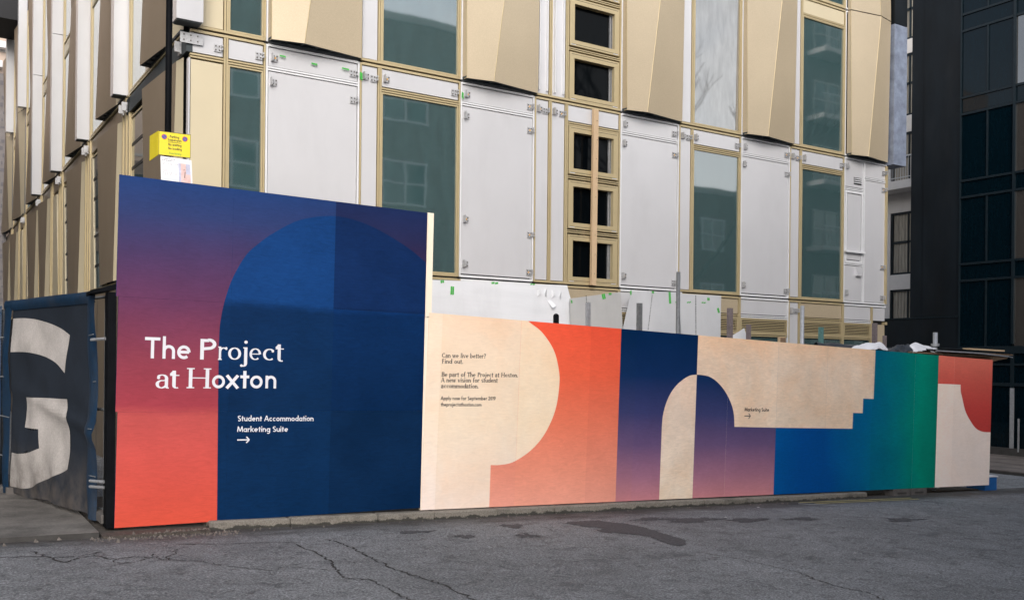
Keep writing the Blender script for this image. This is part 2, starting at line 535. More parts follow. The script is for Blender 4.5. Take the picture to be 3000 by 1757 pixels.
def glyph(ch, W, S):
    """strokes, dots, serifs, width.  W stroke weight, S serif face"""
    X, C, A, D, h = 0.46, 0.70, 0.745, -0.215, W / 2
    r, ra = 0.23 - h, 0.155
    ky, dots, sf = [], [], []      # strokes; dots (x,y,r); serifs (x,y,left,right,up?)
    k = 0.085
    def stem(x, y0, y1, foot=True, head=True, flag=False):
        ky.append([(x, y0), (x, y1)])
        if S:
            if foot: sf.append((x, y0, k, k, 0))
            if head: sf.append((x, y1, k if not flag else k, k if not flag else 0, 1))
    O = arc(0.23, 0.23, r, r + (0.005 if S else 0), 0, 360, 36)
    if ch == 'o': ky.append(O); w = .46
    elif ch == 'c':
        ky.append(arc(.23, .23, r, r, 52, 308)); w = .40
        if S: dots.append((.23 + r * .62, .23 + r * .66, .048))
    elif ch == 'e':
        ky.append([(.23 - r, .235), (.23 + r, .235)]); ky.append(arc(.23, .23, r, r, 0, 312)); w = .46
    elif ch in 'dbpgq':
        if S and ch == 'g':
            ky.append(arc(.20, .30, .14, .13, 0, 360, 30)); ky.append(arc(.2, -.08, .17, .10, 0, 360, 30)); ky.append([(.12, .18), (.10, .09), (.2, .02)]); ky.append([(.32, .40), (.42, .43)]); w = .43
        else:
            ky.append(O); w = .46 if not S else .48
            if ch == 'd': stem(w - h, 0, A, S, S, True)
            if ch == 'b': stem(h, 0, A, False, S, True)
            if ch == 'p': stem(h, D, X, S, S, True)
            if ch == 'q': stem(w - h, D, X, S, False)
            if ch == 'g': ky.append([(w - h, X)] + arc(w - h - r, -.03, r, .165, 0, -140)); w = .46
    elif ch == 'a':
        if S:
            ky.append(arc(.185, .335, .135, .115, 155, 0) + [(.32, .08)] + arc(.375, .08, .055, .07, 180, 290))
            ky.append([(.32, .275)] + arc(.185, .135, .145, .125, 80, 270) + [(.26, .04), (.32, .11)]); dots.append((.075, .355, .05)); w = .44
        else: ky.append(O); ky.append([(.46 - h, 0), (.46 - h, X)]); w = .46
    elif ch in 'nhmru':
        if ch == 'u':
            ky.append([(h, X), (h, h + ra)] + arc(h + ra, h + ra, ra, ra, 180, 360) + [(h + 2 * ra, X)])
            ky.append([(h + 2 * ra, X), (h + 2 * ra, 0)]); w = 2 * ra + W
            if S: sf += [(h, X, k, 0, 1), (h + 2 * ra, X, k, 0, 1), (h + 2 * ra, 0, 0, k, 0)]
        else:
            stem(h, 0, A if ch == 'h' else X, True, True, True)
            if ch == 'r':
                ky.append(arc(h + ra, X - h - ra, ra, ra, 180, 62)); w = .28
                if S: dots.append((h + ra * 1.75, X - .06, .052)); w = .33
            else:
                x = h
                for _ in range(2 if ch == 'm' else 1):
                    q = ra * (.92 if ch == 'm' else 1)
                    ky.append(arc(x + q, X - h - q, q, q, 180, 0) + [(x + 2 * q, 0)]); x += 2 * q
                    if S: sf.append((x, 0, k, k, 0))
                w = x + h
    elif ch == 't':
        if S: ky.append([(.12, .60), (.12, .10)] + arc(.20, .10, .08, .09, 180, 300)); ky.append([(.0, X - .02), (.27, X - .02)]); ky.append([(.02, X), (.12, .58)]); w = .27
        else: ky.append([(.14, 0), (.14, .62)]); ky.append([(.0, X - h), (.28, X - h)]); w = .28
    elif ch == 'f':
        ky.append([(.12, 0), (.12, .60)] + arc(.22, .60, .10, .12, 180, 60)); ky.append([(0, X - h), (.26, X - h)]); w = .27
        if S: sf.append((.12, 0, k, k, 0)); dots.append((.26, .68, .045))
    elif ch in 'il':
        stem(h + (.04 if S else 0), 0, X if ch == 'i' else A, True, True, True); w = W + (.08 if S else 0)
        if ch == 'i': dots.append((h + (.04 if S else 0), .64, W * .62))
    elif ch == 'j':
        ky.append([(.12, X), (.12, -.10)] + arc(.03, -.10, .09, .10, 0, -110)); dots.append((.12, .64, W * .62)); w = .12 + h
        if S: sf.append((.12, X, k, 0, 1)); dots.append((-.01, -.18, .045))
    elif ch == 'k': stem(h, 0, A); ky.append([(.36, X), (h, .2)]); ky.append([(.16, .26), (.38, 0)]); w = .40
    elif ch in 's5': ky.append(arc(.165, .335, .12, .125 - h * .4, 40, 270) [:-1] + arc(.165, .12, .13, .12 - h * .3, 90, -140)); w = .32
    elif ch == 'S': ky.append(arc(.22, .52, .155, .18 - h, 35, 270)[:-1] + arc(.22, .18, .17, .185 - h, 90, -145)); w = .42
    elif ch in 'vV':
        y = X if ch == 'v' else C; ky += [[(.02, y), (.21, 0)], [(.21, 0), (.40, y)]]; w = .42
        if S: sf += [(.03, y, k, k, 1), (.39, y, k, k, 1)]
    elif ch == 'w':
        ky += [[(.02, X), (.17, 0)], [(.17, 0), (.32, X)], [(.32, X), (.47, 0)], [(.47, 0), (.62, X)]]; w = .64
        if S: sf += [(.03, X, k, k, 1), (.61, X, k, k, 1)]
    elif ch == 'x':
        ky += [[(.04, X), (.39, 0)], [(.04, 0), (.39, X)]]; w = .43
        if S: sf += [(.05, X, k, k, 1), (.38, X, k, k, 1), (.05, 0, k, k, 0), (.38, 0, k, k, 0)]
    elif ch == 'y': ky += [[(.02, X), (.21, 0)], [(.40, X), (.12, D)]]; w = .42
    elif ch == 'T':
        ky += [[(.24, 0), (.24, C)], [(0, C - h), (.48, C - h)]]; w = .48
        if S: sf += [(.24, 0, .11, .11, 0)]; ky += [[(.015, C), (.015, C - .14)], [(.465, C), (.465, C - .14)]]
    elif ch in 'PB':
        stem(h + (.06 if S else 0), 0, C); x = h + (.06 if S else 0); b = .36
        ky.append([(x, C - h), (x + .17, C - h)] + arc(x + .17, C - h - (C - b - W) / 2 - 0.0, .17, (C - b) / 2 - h / 2, 90, -90) + [(x, b - h * .0)]); w = x + .36
        if ch == 'B': ky.append([(x + .17, b)] + arc(x + .19, (b + h) / 2, .19, (b - h) / 2, 90, -90) + [(x, h)]); w = x + .40
    elif ch == 'C': ky.append(arc(.35, .35, .35 - h, .355 - h, 48, 312)); w = .60
    elif ch == 'F': stem(h + (.06 if S else 0), 0, C); x = h + (.06 if S else 0); ky += [[(x, C - h), (.40, C - h)], [(x, .37), (.34, .37)]]; w = .40
    elif ch == 'H':
        q = .07 if S else h; wd = .68 if S else .52
        for x in (q + .03, wd - q - .03) if S else (h, wd - h):
            ky.append([(x, 0), (x, C)])
            if S: sf += [(x, 0, .11, .11, 0), (x, C, .11, .11, 1)]
        ky.append([(q, .36), (wd - q, .36)]); w = wd
    elif ch == 'M': ky += [[(.03, 0), (.10, C)], [(.10, C), (.33, .06)], [(.33, .06), (.56, C)], [(.56, C), (.63, 0)]]; w = .66
    elif ch == 'N': ky += [[(h, 0), (h, C)], [(h, C), (.46, 0)], [(.46, 0), (.46, C)]]; w = .46 + h
    elif ch == 'A':
        ky += [[(.02, 0), (.29, C)], [(.29, C), (.56, 0)], [(.12, .23), (.46, .23)]]; w = .58
        if S: sf += [(.03, 0, k, k, 0), (.55, 0, k, k, 0)]
    elif ch == '2': ky += [arc(.20, .50, .16, .17, 165, -35) + [(.05, h)], [(.03, h), (.40, h)]]; w = .42
    elif ch == '0': ky.append(arc(.21, .35, .21 - h, .35 - h, 0, 360, 30)); w = .42
    elif ch == '1': ky += [[(.16, 0), (.16, C)], [(.16, C), (.03, C - .12)]]; w = .24
    elif ch == '9': ky += [arc(.21, .49, .17, .19, 0, 360, 28), [(.375, .44), (.20, 0)]]; w = .42
    elif ch == '?': ky.append(arc(.17, .55, .13, .13, 170, -40) + [(.17, .30), (.17, .19)]); dots.append((.17, .04, W * .6)); w = .34
    elif ch == '.': dots.append((.06, W * .55, W * .6)); w = .12
    else: w = .24
    return ky, dots, sf, w


def glyph_polys(ch, W, S, thin=0.42):
    ky, dots, sf, w = glyph(ch, W, S)
    polys = []
    for lay, st in enumerate(ky):
        closed = len(st) > 6 and abs(st[0][0] - st[-1][0]) + abs(st[0][1] - st[-1][1]) < 1e-6
        n = len(st)
        L, Rr = [], []
        for i in range(n):
            a = st[i - 1] if i > 0 else (st[-2] if closed else st[0])
            b = st[i + 1] if i < n - 1 else (st[1] if closed else st[-1])
            dx, dy = b[0] - a[0], b[1] - a[1]
            m = math.hypot(dx, dy) or 1.0
            dx, dy = dx / m, dy / m
            ww = W
            if S:
                ww = W * (thin + (1.12 - thin) * abs(dy) ** 1.4)
                if ch in 'AMNVvwxy' and dx * dy > 0: ww *= 0.5
            L.append((st[i][0] - dy * ww / 2, st[i][1] + dx * ww / 2))
            Rr.append((st[i][0] + dy * ww / 2, st[i][1] - dx * ww / 2))
        for i in range(n - 1):
            polys.append(([L[i], Rr[i], Rr[i + 1], L[i + 1]], lay))
    for x, y, rr in dots:
        polys.append(([(x + rr * math.cos(t * math.pi / 7), y + rr * math.sin(t * math.pi / 7)) for t in range(14)], len(ky)))
    if S:
        t = W * 0.42
        for j, (x, y, l, rgt, up) in enumerate(sf):
            y0, y1 = (y - t, y) if up else (y, y + t)
            polys.append(([(x - l, y0), (x + rgt, y0), (x + rgt, y1), (x - l, y1)], len(ky) + 1))
    return polys, w


def text_polys(txt, a0, b0, b1_, width, size, W, S, gap=0.075, thin=0.62):
    """polygons of a line set from (a0,b0) to end (a0+width, b1_); size = em scale (cap height 0.7)"""
    xs, cur, glyphs = 0, 0.0, []
    for ch in txt:
        if ch == ' ':
            cur += 0.33 if S else 0.25; continue
        p, w = glyph_polys(ch, W, S, thin)
        glyphs.append((cur, p)); cur += w + gap
    total = cur - gap
    sx = width / total
    out = []
    for off, p in glyphs:
        for poly, lay in p:
            out.append(([(a0 + (off + q[0]) * sx, b0 + (b1_ - b0) * (off + q[0]) / total + q[1] * size) for q in poly], lay))
    return out


# ------------------------------------------------------------------ ground
def zr(x): return 0.015 - 0.0385 * x          # the street falls away to the right


def sheet_on_road(name, pts, mat, lift, parent, kind=None):
    m = MB(); m.poly([(x, y, zr(x) + lift) for x, y in pts])
    o = m.build(name, mat, parent)
    if kind: o["kind"] = kind
    return o


m = MB()
m.grid(lambda u, v: (-60 + 160 * u, -60 + 160 * v, zr(-60 + 160 * u)), 16, 16)
road = m.build('road', M['asphalt'])
tag(road, kind='structure')


def ribbon(pts, w, jit=0.025, steps=9):
    pts = spline(pts, steps)
    L, Rr = [], []
    for i, p in enumerate(pts):
        a, b = pts[max(i - 1, 0)], pts[min(i + 1, len(pts) - 1)]
        dx, dy = b[0] - a[0], b[1] - a[1]; mm = math.hypot(dx, dy) or 1
        ww = w * rng.uniform(0.35, 1.5) * (0.3 if i in (0, len(pts) - 1) else 1)
        ox, oy = rng.uniform(-jit, jit), rng.uniform(-jit, jit)
        L.append((p[0] + ox - dy / mm * ww / 2, p[1] + oy + dx / mm * ww / 2)); Rr.append((p[0] + ox + dy / mm * ww / 2, p[1] + oy - dx / mm * ww / 2))
    return L, Rr


def crack(pts, w=0.018, mat='crack', lift=0.004):
    L, Rr = ribbon(pts, w * .9)
    mb = MB()
    for i in range(len(L) - 1):
        mb.poly([(q[0], q[1], zr(q[0]) + lift) for q in (L[i], Rr[i], Rr[i + 1], L[i + 1])])
    mb.build('crack', M[mat], road)


for pts, w in [
    ([(0.2, 9.5), (0.76, 9.45), (0.96, 9.43), (1.17, 9.31), (1.28, 9.28), (1.4, 9.31), (1.59, 9.44)], .016),
    ([(1.03, 9.66), (1.11, 9.38), (1.22, 9.06), (1.34, 9.18), (1.44, 9.25)], .02),
    ([(2.23, 9.36), (2.18, 9.16), (2.07, 8.88), (2.32, 8.67), (2.41, 8.48)], .018),
    ([(1.98, 9.21), (2.0, 8.95), (2.06, 8.85)], .014),
    ([(2.32, 9.61), (2.79, 9.46), (3.2, 9.43), (3.48, 9.3)], .016),
    ([(3.38, 9.28), (3.41, 8.67), (3.36, 8.19), (3.27, 7.85), (3.24, 7.68)], .022),
    ([(3.77, 9.4), (3.85, 9.14), (3.83, 8.65), (3.8, 8.22), (3.79, 7.67), (3.84, 7.33), (3.87, 6.9), (3.83, 6.39), (3.82, 6.29), (3.8, 5.9)], .024),
    ([(3.24, 7.68), (3.23, 7.54), (3.37, 7.42), (3.38, 7.03), (3.38, 6.71), (3.39, 6.3)], .02),
    ([(7.21, 7.42), (7.32, 7.0), (7.36, 6.8), (7.35, 6.53), (7.36, 6.17), (7.26, 5.9), (7.2, 5.6), (7.23, 5.26), (7.11, 5.04), (7.25, 4.93)], .016),
    ([(2.45, 8.4), (2.75, 8.1), (2.95, 8.15), (3.22, 7.9)], .012),
    ([(1.5, 9.3), (1.62, 9.05), (1.78, 9.1), (1.98, 9.0)], .02),
    ([(1.62, 9.05), (1.66, 8.85), (1.85, 8.9), (1.92, 9.05)], .012),
]:
    crack(pts, w)


def blot(pts, mat, lift, name='tar_patch'):
    pts = spline(pts + [pts[0]], 7)[:-1]
    mb = MB()
    mb.poly([(x + rng.uniform(-.03, .03), y + rng.uniform(-.03, .03), zr(x) + lift) for x, y in pts])
    # sloping plane: project each vertex so the patch stays parallel with the street
    mb.build(name, M[mat], road)


def ragged(cx, cy, rx, ry, seed, n=46):
    """outline of a worn patch: long in x, with ragged fingers"""
    rr = random.Random(seed); out = []
    ph = [rr.uniform(0, 6.28) for _ in range(5)]
    for k in range(n):
        t = 2 * math.pi * k / n
        q = 1 + .28 * math.sin(3 * t + ph[0]) + .2 * math.sin(5 * t + ph[1]) + .16 * math.sin(9 * t + ph[2]) + rr.uniform(-.12, .12)
        out.append((cx + rx * q * math.cos(t), cy + ry * q * math.sin(t)))
    return out


def patch(pts, mat='tar', lift=.005):
    fine = []
    for a, b in zip(pts, pts[1:] + pts[:1]):
        n = max(1, int(math.hypot(b[0] - a[0], b[1] - a[1]) / .035))
        for k in range(n): fine.append((a[0] + (b[0] - a[0]) * k / n + rng.gauss(0, .016), a[1] + (b[1] - a[1]) * k / n + rng.gauss(0, .028)))
    pts = fine
    mb = MB(); mb.poly([(x, y, zr(x) + lift) for x, y in pts]); mb.build('tar_patch', M[mat], road)


patch(spline([(7.0, 9.55), (7.48, 9.65), (7.70, 9.4), (7.80, 9.03), (7.70, 8.54), (7.61, 8.07), (7.32, 7.77), (7.25, 8.0), (7.36, 8.39), (7.22, 8.67), (7.02, 8.80), (7.08, 9.0), (7.30, 9.05), (7.1, 9.25), (7.0, 9.55)], 5)[:-1])
for cx, cy, rx, ry, sd_ in ((6.22, 9.56, .13, .13, 1), (8.9, 9.25, .42, .16, 3), (9.7, 9.0, .30, .14, 4), (8.4, 9.5, .25, .1, 5), (10.6, 8.85, .25, .12, 6), (4.9, 9.55, .22, .08, 7), (5.3, 9.1, .10, .10, 8), (6.0, 8.9, .12, .12, 10), (12.1, 8.3, .3, .12, 11)):
    patch(ragged(cx, cy, rx, ry, sd_))
# gutter grime along the kerb and a dirt verge by the open corner
for y, x0, x1, mt, w in [(10.08, 12.1, 14.9, 'yellow_line', .055), (9.93, 12.3, 14.9, 'yellow_line', .055)]:
    sheet_on_road('yellow_line', [(x0, y + .06), (x1, y - .04), (x1, y - .04 + w), (x0, y + .06 + w)], M[mt], .009, road)
sheet_on_road('bay_marking', [(11.95, 10.06), (12.0, 10.10), (12.5, 9.74), (12.44, 9.72)], M['white_line'], .009, road)

# concrete apron at the left corner
m = MB()
m.hexa([(-3.5, 10.19, zr(-3.5) - .02), (1.70, 10.23, zr(1.7) - .02), (1.78, 15.5, zr(1.8) - .02), (-3.5, 17.5, zr(-3.5) - .02),
        (-3.5, 10.19, .165), (1.70, 10.23, .005), (1.78, 15.5, .03), (-3.5, 17.5, .165)])
m.m = [1, 0, 1, 1, 1, 1]  # dark side colour puts in the shadow under the slab
tag(m.build('pavement', [M['pave_left'], M['slab_edge']]), kind='structure')
m = MB()
m.hexa([(1.72, 10.12, -.16), (2.80, 10.16, -.16), (2.80, 13.0, -.16), (1.79, 13.0, -.16),
        (1.72, 10.14, -.025), (2.80, 10.2, -.06), (2.80, 13.0, -.03), (1.79, 13.0, .0)])
tag(m.build('dirt_ground', M['soil']), kind='structure')
m = MB()
m.hexa([(2.8, 10.47, -.8), (17.9, 10.62, -1.1), (17.9, 13.05, -1.1), (2.8, 13.05, -.8), (2.8, 10.47, zr(2.8) + .06), (17.9, 10.62, zr(17.9) + .02), (17.9, 13.05, zr(17.9) + .02), (2.8, 13.05, zr(2.8) + .06)])
tag(m.build('site_ground', M['soil']), kind='structure')

# far pavement beyond the hoarding: slabs laid in rows
fp = thing('pavement', (25, 17, zr(25)), None, None)
fp["kind"] = 'structure'
mb = MB()
mb.sbox(22.6, 29.48, 11.5, 24.0, lambda x: zr(x) - .1, lambda x: zr(x) + .07)
mb.build('slab_bed', M['slab_edge'], fp)
for i in range(11):
    for j in range(15):
        x0, y0 = 22.62 + i * .62, 11.55 + j * .78 + (.39 if i % 2 else 0)
        dz = rng.uniform(0, .006)
        mb = MB()
        mb.sbox(x0 + .008, x0 + .612, y0 + .008, y0 + .772, lambda x: zr(x) + .07, lambda x: zr(x) + .085 + dz)
        mb.build('paving_slab', M['pave_far'], fp)

# kerb
kerb = thing('kerb', (8.5, 10.4, zr(8.5)), None, None)
kerb["kind"] = 'structure'
KJ = [2.82, 3.73, 4.81, 5.57, 6.49, 7.40, 8.33, 9.26, 10.18, 11.09, 12.02, 12.93, 14.05]
for a, b in zip(KJ, KJ[1:]):
    d = rng.uniform(-.012, .012); e = rng.uniform(-.006, .004)
    mb = MB()
    x0, x1, y0, y1 = a + .006, b - .006, 10.33 + d, 10.46
    zt = lambda x: zr(x) + .098 + e
    zb = lambda x: zr(x) - .12
    c = .018
    mb.hexa([(x0, y0, zb(x0)), (x1, y0, zb(x1)), (x1, y1, zb(x1)), (x0, y1, zb(x0)), (x0, y0, zt(x0) - c), (x1, y0, zt(x1) - c), (x1, y1, zt(x1) - c), (x0, y1, zt(x0) - c)])
    mb.hexa([(x0, y0, zt(x0) - c), (x1, y0, zt(x1) - c), (x1, y1, zt(x1) - c), (x0, y1, zt(x0) - c), (x0 + c, y0 + c, zt(x0)), (x1 - c, y0 + c, zt(x1)), (x1 - c, y1, zt(x1)), (x0 + c, y1, zt(x0))])
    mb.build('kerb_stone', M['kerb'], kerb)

# loose stones along the open corner
mb = MB()
for i in range(420):
    t = rng.random()
    if t < .7: x, y = rng.uniform(1.6, 3.1), 10.22 - abs(rng.gauss(0, .12))
    else: x, y = rng.uniform(0.0, 14), 10.30 - abs(rng.gauss(0, .10))
    s = rng.uniform(.006, .02) * (1.8 if rng.random() < .06 else 1)
    z = (-.045 if (x > 1.75 and x < 2.8 and y > 10.16) else zr(x)) + s * .3
    pts = [(x + s * rng.uniform(.6, 1.2) * math.cos(k * 2.1), y + s * rng.uniform(.6, 1.2) * math.sin(k * 2.1), z - s * .5) for k in range(3)]
    top = (x, y, z + s * .7)
    mb.poly(pts[::-1])
    for k in range(3): mb.poly([pts[k], pts[(k + 1) % 3], top])
g = mb.build('gravel', plain('gravel', (0.16, 0.14, 0.125, 1), 0.9, var=0.5, scale=30))
tag(g, 'loose grit and small stones scattered along the kerb and corner', None, kind='stuff')


# ------------------------------------------------------------------ the apartment building
ab = thing('apartment_building', (11, 14, -0.4), 'apartment building under construction clad in white panels, teal windows and folded gold bays', 'building')
FY = 13.0                        # street facade plane; left facade plane is x = FX
FX = 3.22
L0, F1, F2, F3 = 3.085, 6.2, 9.3, 12.4


def bpart(name, mat, *boxes, parent=None):
    mb = MB()
    for b in boxes: mb.box(*b)
    return mb.build(name, M[mat] if isinstance(mat, str) else mat, parent or ab)


# core behind the cladding, with the opening of the gold window column left free
bpart('core_wall', 'gap', (3.34, 9.50, FY + .06, FY + .5, -1.2, 13.2), (10.66, 18.2, FY + .06, FY + .5, -1.2, 13.2),
      (3.285, 3.6, FY + .06, 38.6, -1.2, 13.2), (9.50, 10.66, FY + .06, FY + .3, -1.2, 3.08), (17.9, 18.2, FY + .5, 26, -1.6, 13.2),
      (9.50, 10.66, FY + .06, FY + .3, 9.2, 13.2))
bpart('interior_wall', 'interior', (9.45, 9.5, FY + .5, FY + 2, 3, 9.3), (10.66, 10.7, FY + .5, FY + 2, 3, 9.3), (9.45, 10.7, FY + 2, FY + 2.05, 3, 9.3),
      (9.45, 10.7, FY + .08, FY + 2, 6.17, 6.22), (9.45, 10.7, FY + .08, FY + 2, 3.03, 3.08), (9.45, 10.7, FY + .08, FY + 2, 9.26, 9.31))
bpart('roof', 'gap', (3.3, 18.2, FY, 38.6, 13.2, 13.4))


def mullion(xm, z0, z1, left='gold_frame', right='gold_frame', w=.026, y=FY - .012):
    mb = MB()
    mb.box(xm - w - .004, xm - .004, y, y + .07, z0, z1, 0)
    mb.box(xm + .004, xm + w + .004, y, y + .07, z0, z1, 1)
    mb.build('mullion', [M[left], M[right]], ab)


def transom(x0, x1, zc, mat='gold_frame', h=.022, y=FY - .010, gap=.007):
    mb = MB()
    mb.box(x0, x1, y, y + .07, zc + gap, zc + gap + h)
    mb.box(x0, x1, y, y + .07, zc - gap - h, zc - gap)
    mb.build('transom', M[mat], ab)


def panel(x0, x1, z0, z1, mat='white', y=FY + .004, name='white_panel', parent=None):
    return bpart(name, mat, (x0, x1, y, y + .04, z0, z1), parent=parent)


def window(x0, x1, z0, z1, glass='glass', y=FY):
    t = .022
    f = bpart('window', 'gold_frame', (x0, x0 + t, y - .004, y + .06, z0, z1), (x1 - t, x1, y - .004, y + .06, z0, z1),
              (x0 + t, x1 - t, y - .004, y + .06, z0, z0 + t), (x0 + t, x1 - t, y - .004, y + .06, z1 - t, z1))
    bpart('pane', glass, (x0 + t + .004, x1 - t - .004, y + .022, y + .034, z0 + t + .004, z1 - t - .004), parent=f)


def bracket(x, z, side, parent=ab):
    """fixing cleat: plate with four bolts and two lugs ('R') or a tab standing off the panel ('L')"""
    mb = MB()
    y = FY
    s = 1 if side == 'R' else -1
    if side == 'R':
        mb.box(x - .055, x + .035, y - .016, y - .004, z - .05, z + .05, 0)
        mb.box(x + .035, x + .05, y - .07, y - .004, z + .015, z + .045, 0)
        mb.box(x + .035, x + .05, y - .07, y - .004, z - .03, z + .0, 0)
    else:
        mb.box(x - .045, x - .033, y - .085, y - .004, z - .055, z + .055, 0)
        mb.box(x - .033, x + .045, y - .014, y - .004, z - .05, z + .05, 0)
    cx = x - .012 if side == 'R' else x + .014
    for i in (-1, 1):
        for j in (-1, 1):
            mb.box(cx + i * .024 - .008, cx + i * .024 + .008, y - .026, y - .014, z + j * .026 - .008, z + j * .026 + .008, 1)
    mb.box(cx - .012, cx + .012, y - .019, y - .0155, z - .012, z + .012, 2)
    mb.build('bracket', [M['bracket'], M['bolt'], M['brass'] if rng.random() < .5 else M['bracket']], parent)


G, WF = 'gold_frame', 'white_frame'
# every storey: x of each mullion, its two bars
MUL = [(3.715, G, G), (4.270, G, WF), (5.690, WF, G), (6.015, G, G), (7.410, G, WF), (8.830, WF, G), (9.150, G, G), (9.490, G, G),
       (10.670, G, WF), (12.070, WF, G), (12.400, G, G), (13.690, G, WF), (15.090, WF, G), (15.420, G, G), (16.790, G, WF)]
for zb, zt in ((L0, F1), (F1, F2), (F2, F3)):
    for xm, a, b in MUL:
        mullion(xm, zb + .02, zt - .02, a, b)
for xm, a, b in MUL + [(17.76, G, G)]:
    mullion(xm, -1.2, L0 - .02, a if xm != 17.76 else G, G)
for z in (L0, F1, F2):
    for xa, xb, mt in [(3.24, 4.24, G), (4.30, 5.66, WF), (5.72, 7.38, G), (7.44, 8.80, WF), (8.86, 10.64, G), (10.70, 12.04, WF), (12.10, 13.66, G), (13.72, 15.06, WF), (15.12, 16.76, G), (16.82, 18.24, WF)]:
        transom(xa, xb, z, mt, h=.034, gap=.014, y=FY - .016)
    bpart('shadow_gap', 'gap', (3.24, 18.24, FY + .03, FY + .058, z - .02, z + .02))

e = .042
# first floor
panel(3.235, 3.715 - e, 5.885, F1 - .06); panel(3.25, 3.715 - e, L0 + .06, 5.785, 'cream', name='cream_panel')
transom(3.235, 3.715 - .034, 5.835)
for xa, xb in ((3.715, 4.27), (6.015, 7.41), (12.40, 13.69), (15.42, 16.79)):
    panel(xa + e, xb - e, 5.885, F1 - .06); transom(xa + .034, xb - .034, 5.835)
    window(xa + .034, xb - .034, L0 + .05, 5.795)
for xa, xb in ((4.27, 5.69), (7.41, 8.83), (10.67, 12.07), (13.69, 15.09)):
    panel(xa + e, xb - e, 5.885, F1 - .06); transom(xa + .034, xb - .034, 5.845, WF)
    panel(xa + e, xb - e, L0 + .07, 5.805)
for xa, xb in ((5.69, 6.015), (8.83, 9.15), (9.15, 9.49), (12.07, 12.40), (15.09, 15.42)):
    panel(xa + e, xb - e, L0 + .06, F1 - .06, name='white_strip')
panel(9.49 + e, 10.67 - e, 5.885, F1 - .06); transom(9.524, 10.636, 5.835)
# right-hand service bay of the first floor
mullion(17.46, L0 + .02, F1 - .02, WF, WF, .02)
panel(16.82 + .02, 17.43, 5.575, F1 - .06); transom(16.83, 17.43, 5.53, WF, .018)
v = bpart('vent', 'gap', (17.12, 17.37, FY - .002, FY + .003, 5.64, 5.79))
for k in range(3): bpart('slat', 'white_frame', (17.12, 17.37, FY - .02, FY - .003, 5.668 + k * .042, 5.686 + k * .042), parent=v)
d = bpart('hatch', 'white_frame', (16.84, 16.885, FY - .012, FY + .04, 3.96, 5.49), (17.375, 17.42, FY - .012, FY + .04, 3.96, 5.49), (16.885, 17.375, FY - .012, FY + .04, 5.44, 5.49), (16.885, 17.375, FY - .012, FY + .04, 3.96, 4.0))
bpart('hatch_leaf', 'white', (16.91, 17.35, FY - .004, FY + .03, 4.02, 5.42), parent=d)
bpart('rail', 'white_frame', (16.80, 17.44, FY - .07, FY - .014, 4.165, 4.205), parent=d)
transom(16.83, 17.43, 3.93, WF, .02)
panel(16.84, 17.43, L0 + .06, 3.89)
bpart('alarm_box', 'white', (17.19, 17.38, FY - .05, FY + .003, 3.68, 3.86))
panel(17.50, 18.23, 5.84, F1 - .06); transom(17.50, 18.24, 5.80, WF, .02); panel(17.50, 18.23, L0 + .06, 5.765)

# the column of small gold windows
def gold_window(z0, pane=True, zx=(9.53, 10.63)):
    xa, xb = zx
    a, b, c, dd = 9.64, 10.515, z0, z0 + .62
    f = bpart('gold_window', G, (xa + .008, a, FY - .014, FY + .09, c - .10, dd + .10), (b, xb - .008, FY - .014, FY + .09, c - .10, dd + .10),
              (a, b, FY - .014, FY + .09, c - .10, c), (a, b, FY - .014, FY + .09, dd, dd + .10))
    for zj in (c - .072, dd + .066): bpart('frame_joint', 'gap', (a - .06, b + .07, FY - .0155, FY - .0142, zj, zj + .006), parent=f)
    bpart('sash', 'galv', (b - .05, b - .03, FY + .06, FY + .09, c, dd), (b - .012, b - .004, FY + .05, FY + .09, c, dd), parent=f)
    if pane: bpart('pane', 'glass_dark', (a, b, FY + .091, FY + .097, c, dd), parent=f)
    bpart('clip', 'white_frame', (a - .07, a + .03, FY - .02, FY - .0146, c - .085, c - .075), (b - .03, b + .07, FY - .02, FY - .0146, c - .085, c - .075), parent=f)


for z0 in (3.23, 4.155, 5.08, 6.34, 7.27, 8.20):
    gold_window(z0)
    if z0 not in (5.08, 8.20): transom(9.524, 10.636, z0 + .62 + .153, G, .016, gap=.008)
# upper floors
for zb, zt in ((F1, F2), (F2, F3)):
    for xa, xb in ((3.715, 4.27), (6.015, 7.41), (12.40, 13.69), (15.42, 16.79)):
        window(xa + .034, xb - .034, zb + .055, zt - .40, 'glass_clear' if xa == 12.40 else 'glass')
        transom(xa + .034, xb - .034, zt - .375, G)
        panel(xa + e, xb - e, zt - .33, zt - .06, 'cream', name='cream_panel')
    for xa, xb in ((5.69, 6.015), (12.07, 12.40), (15.09, 15.42)):
        panel(xa + e, xb - e, zb + .06, zt - .06, name='white_strip')
    panel(3.36, 3.715 - e, zb + .06, zt - .06, 'cream', name='cream_panel')
    for xa, xb in ((8.83, 9.15), (9.15, 9.49)):
        s = panel(xa + e, xb - e, zb + .05, zt - .06, name='white_strip')
        bpart('flange', WF, (xa + e + .02, xa + e + .034, FY - .05, FY + .003, zb + .1, zt - .1), (xb - e - .05, xb - e - .036, FY - .05, FY + .003, zb + .1, zt - .1), parent=s)
for z0 in (9.46, 10.4, 11.3):
    panel(9.53, 10.63, z0, z0 + .8, 'cream', name='cream_panel')


def twisted(mb, a, b, c, d, off):
    """a 4 mm metal sheet stretched between four corners (a, b below, d, c above)"""
    a, b, c, d = Vector(a), Vector(b), Vector(c), Vector(d)
    f = lambda u, v: (a.lerp(b, u)).lerp(d.lerp(c, u), v)
    mb.grid(lambda u, v: f(u, v), 6, 14)
    mb.grid(lambda u, v: f(1 - u, v) + off, 6, 14)


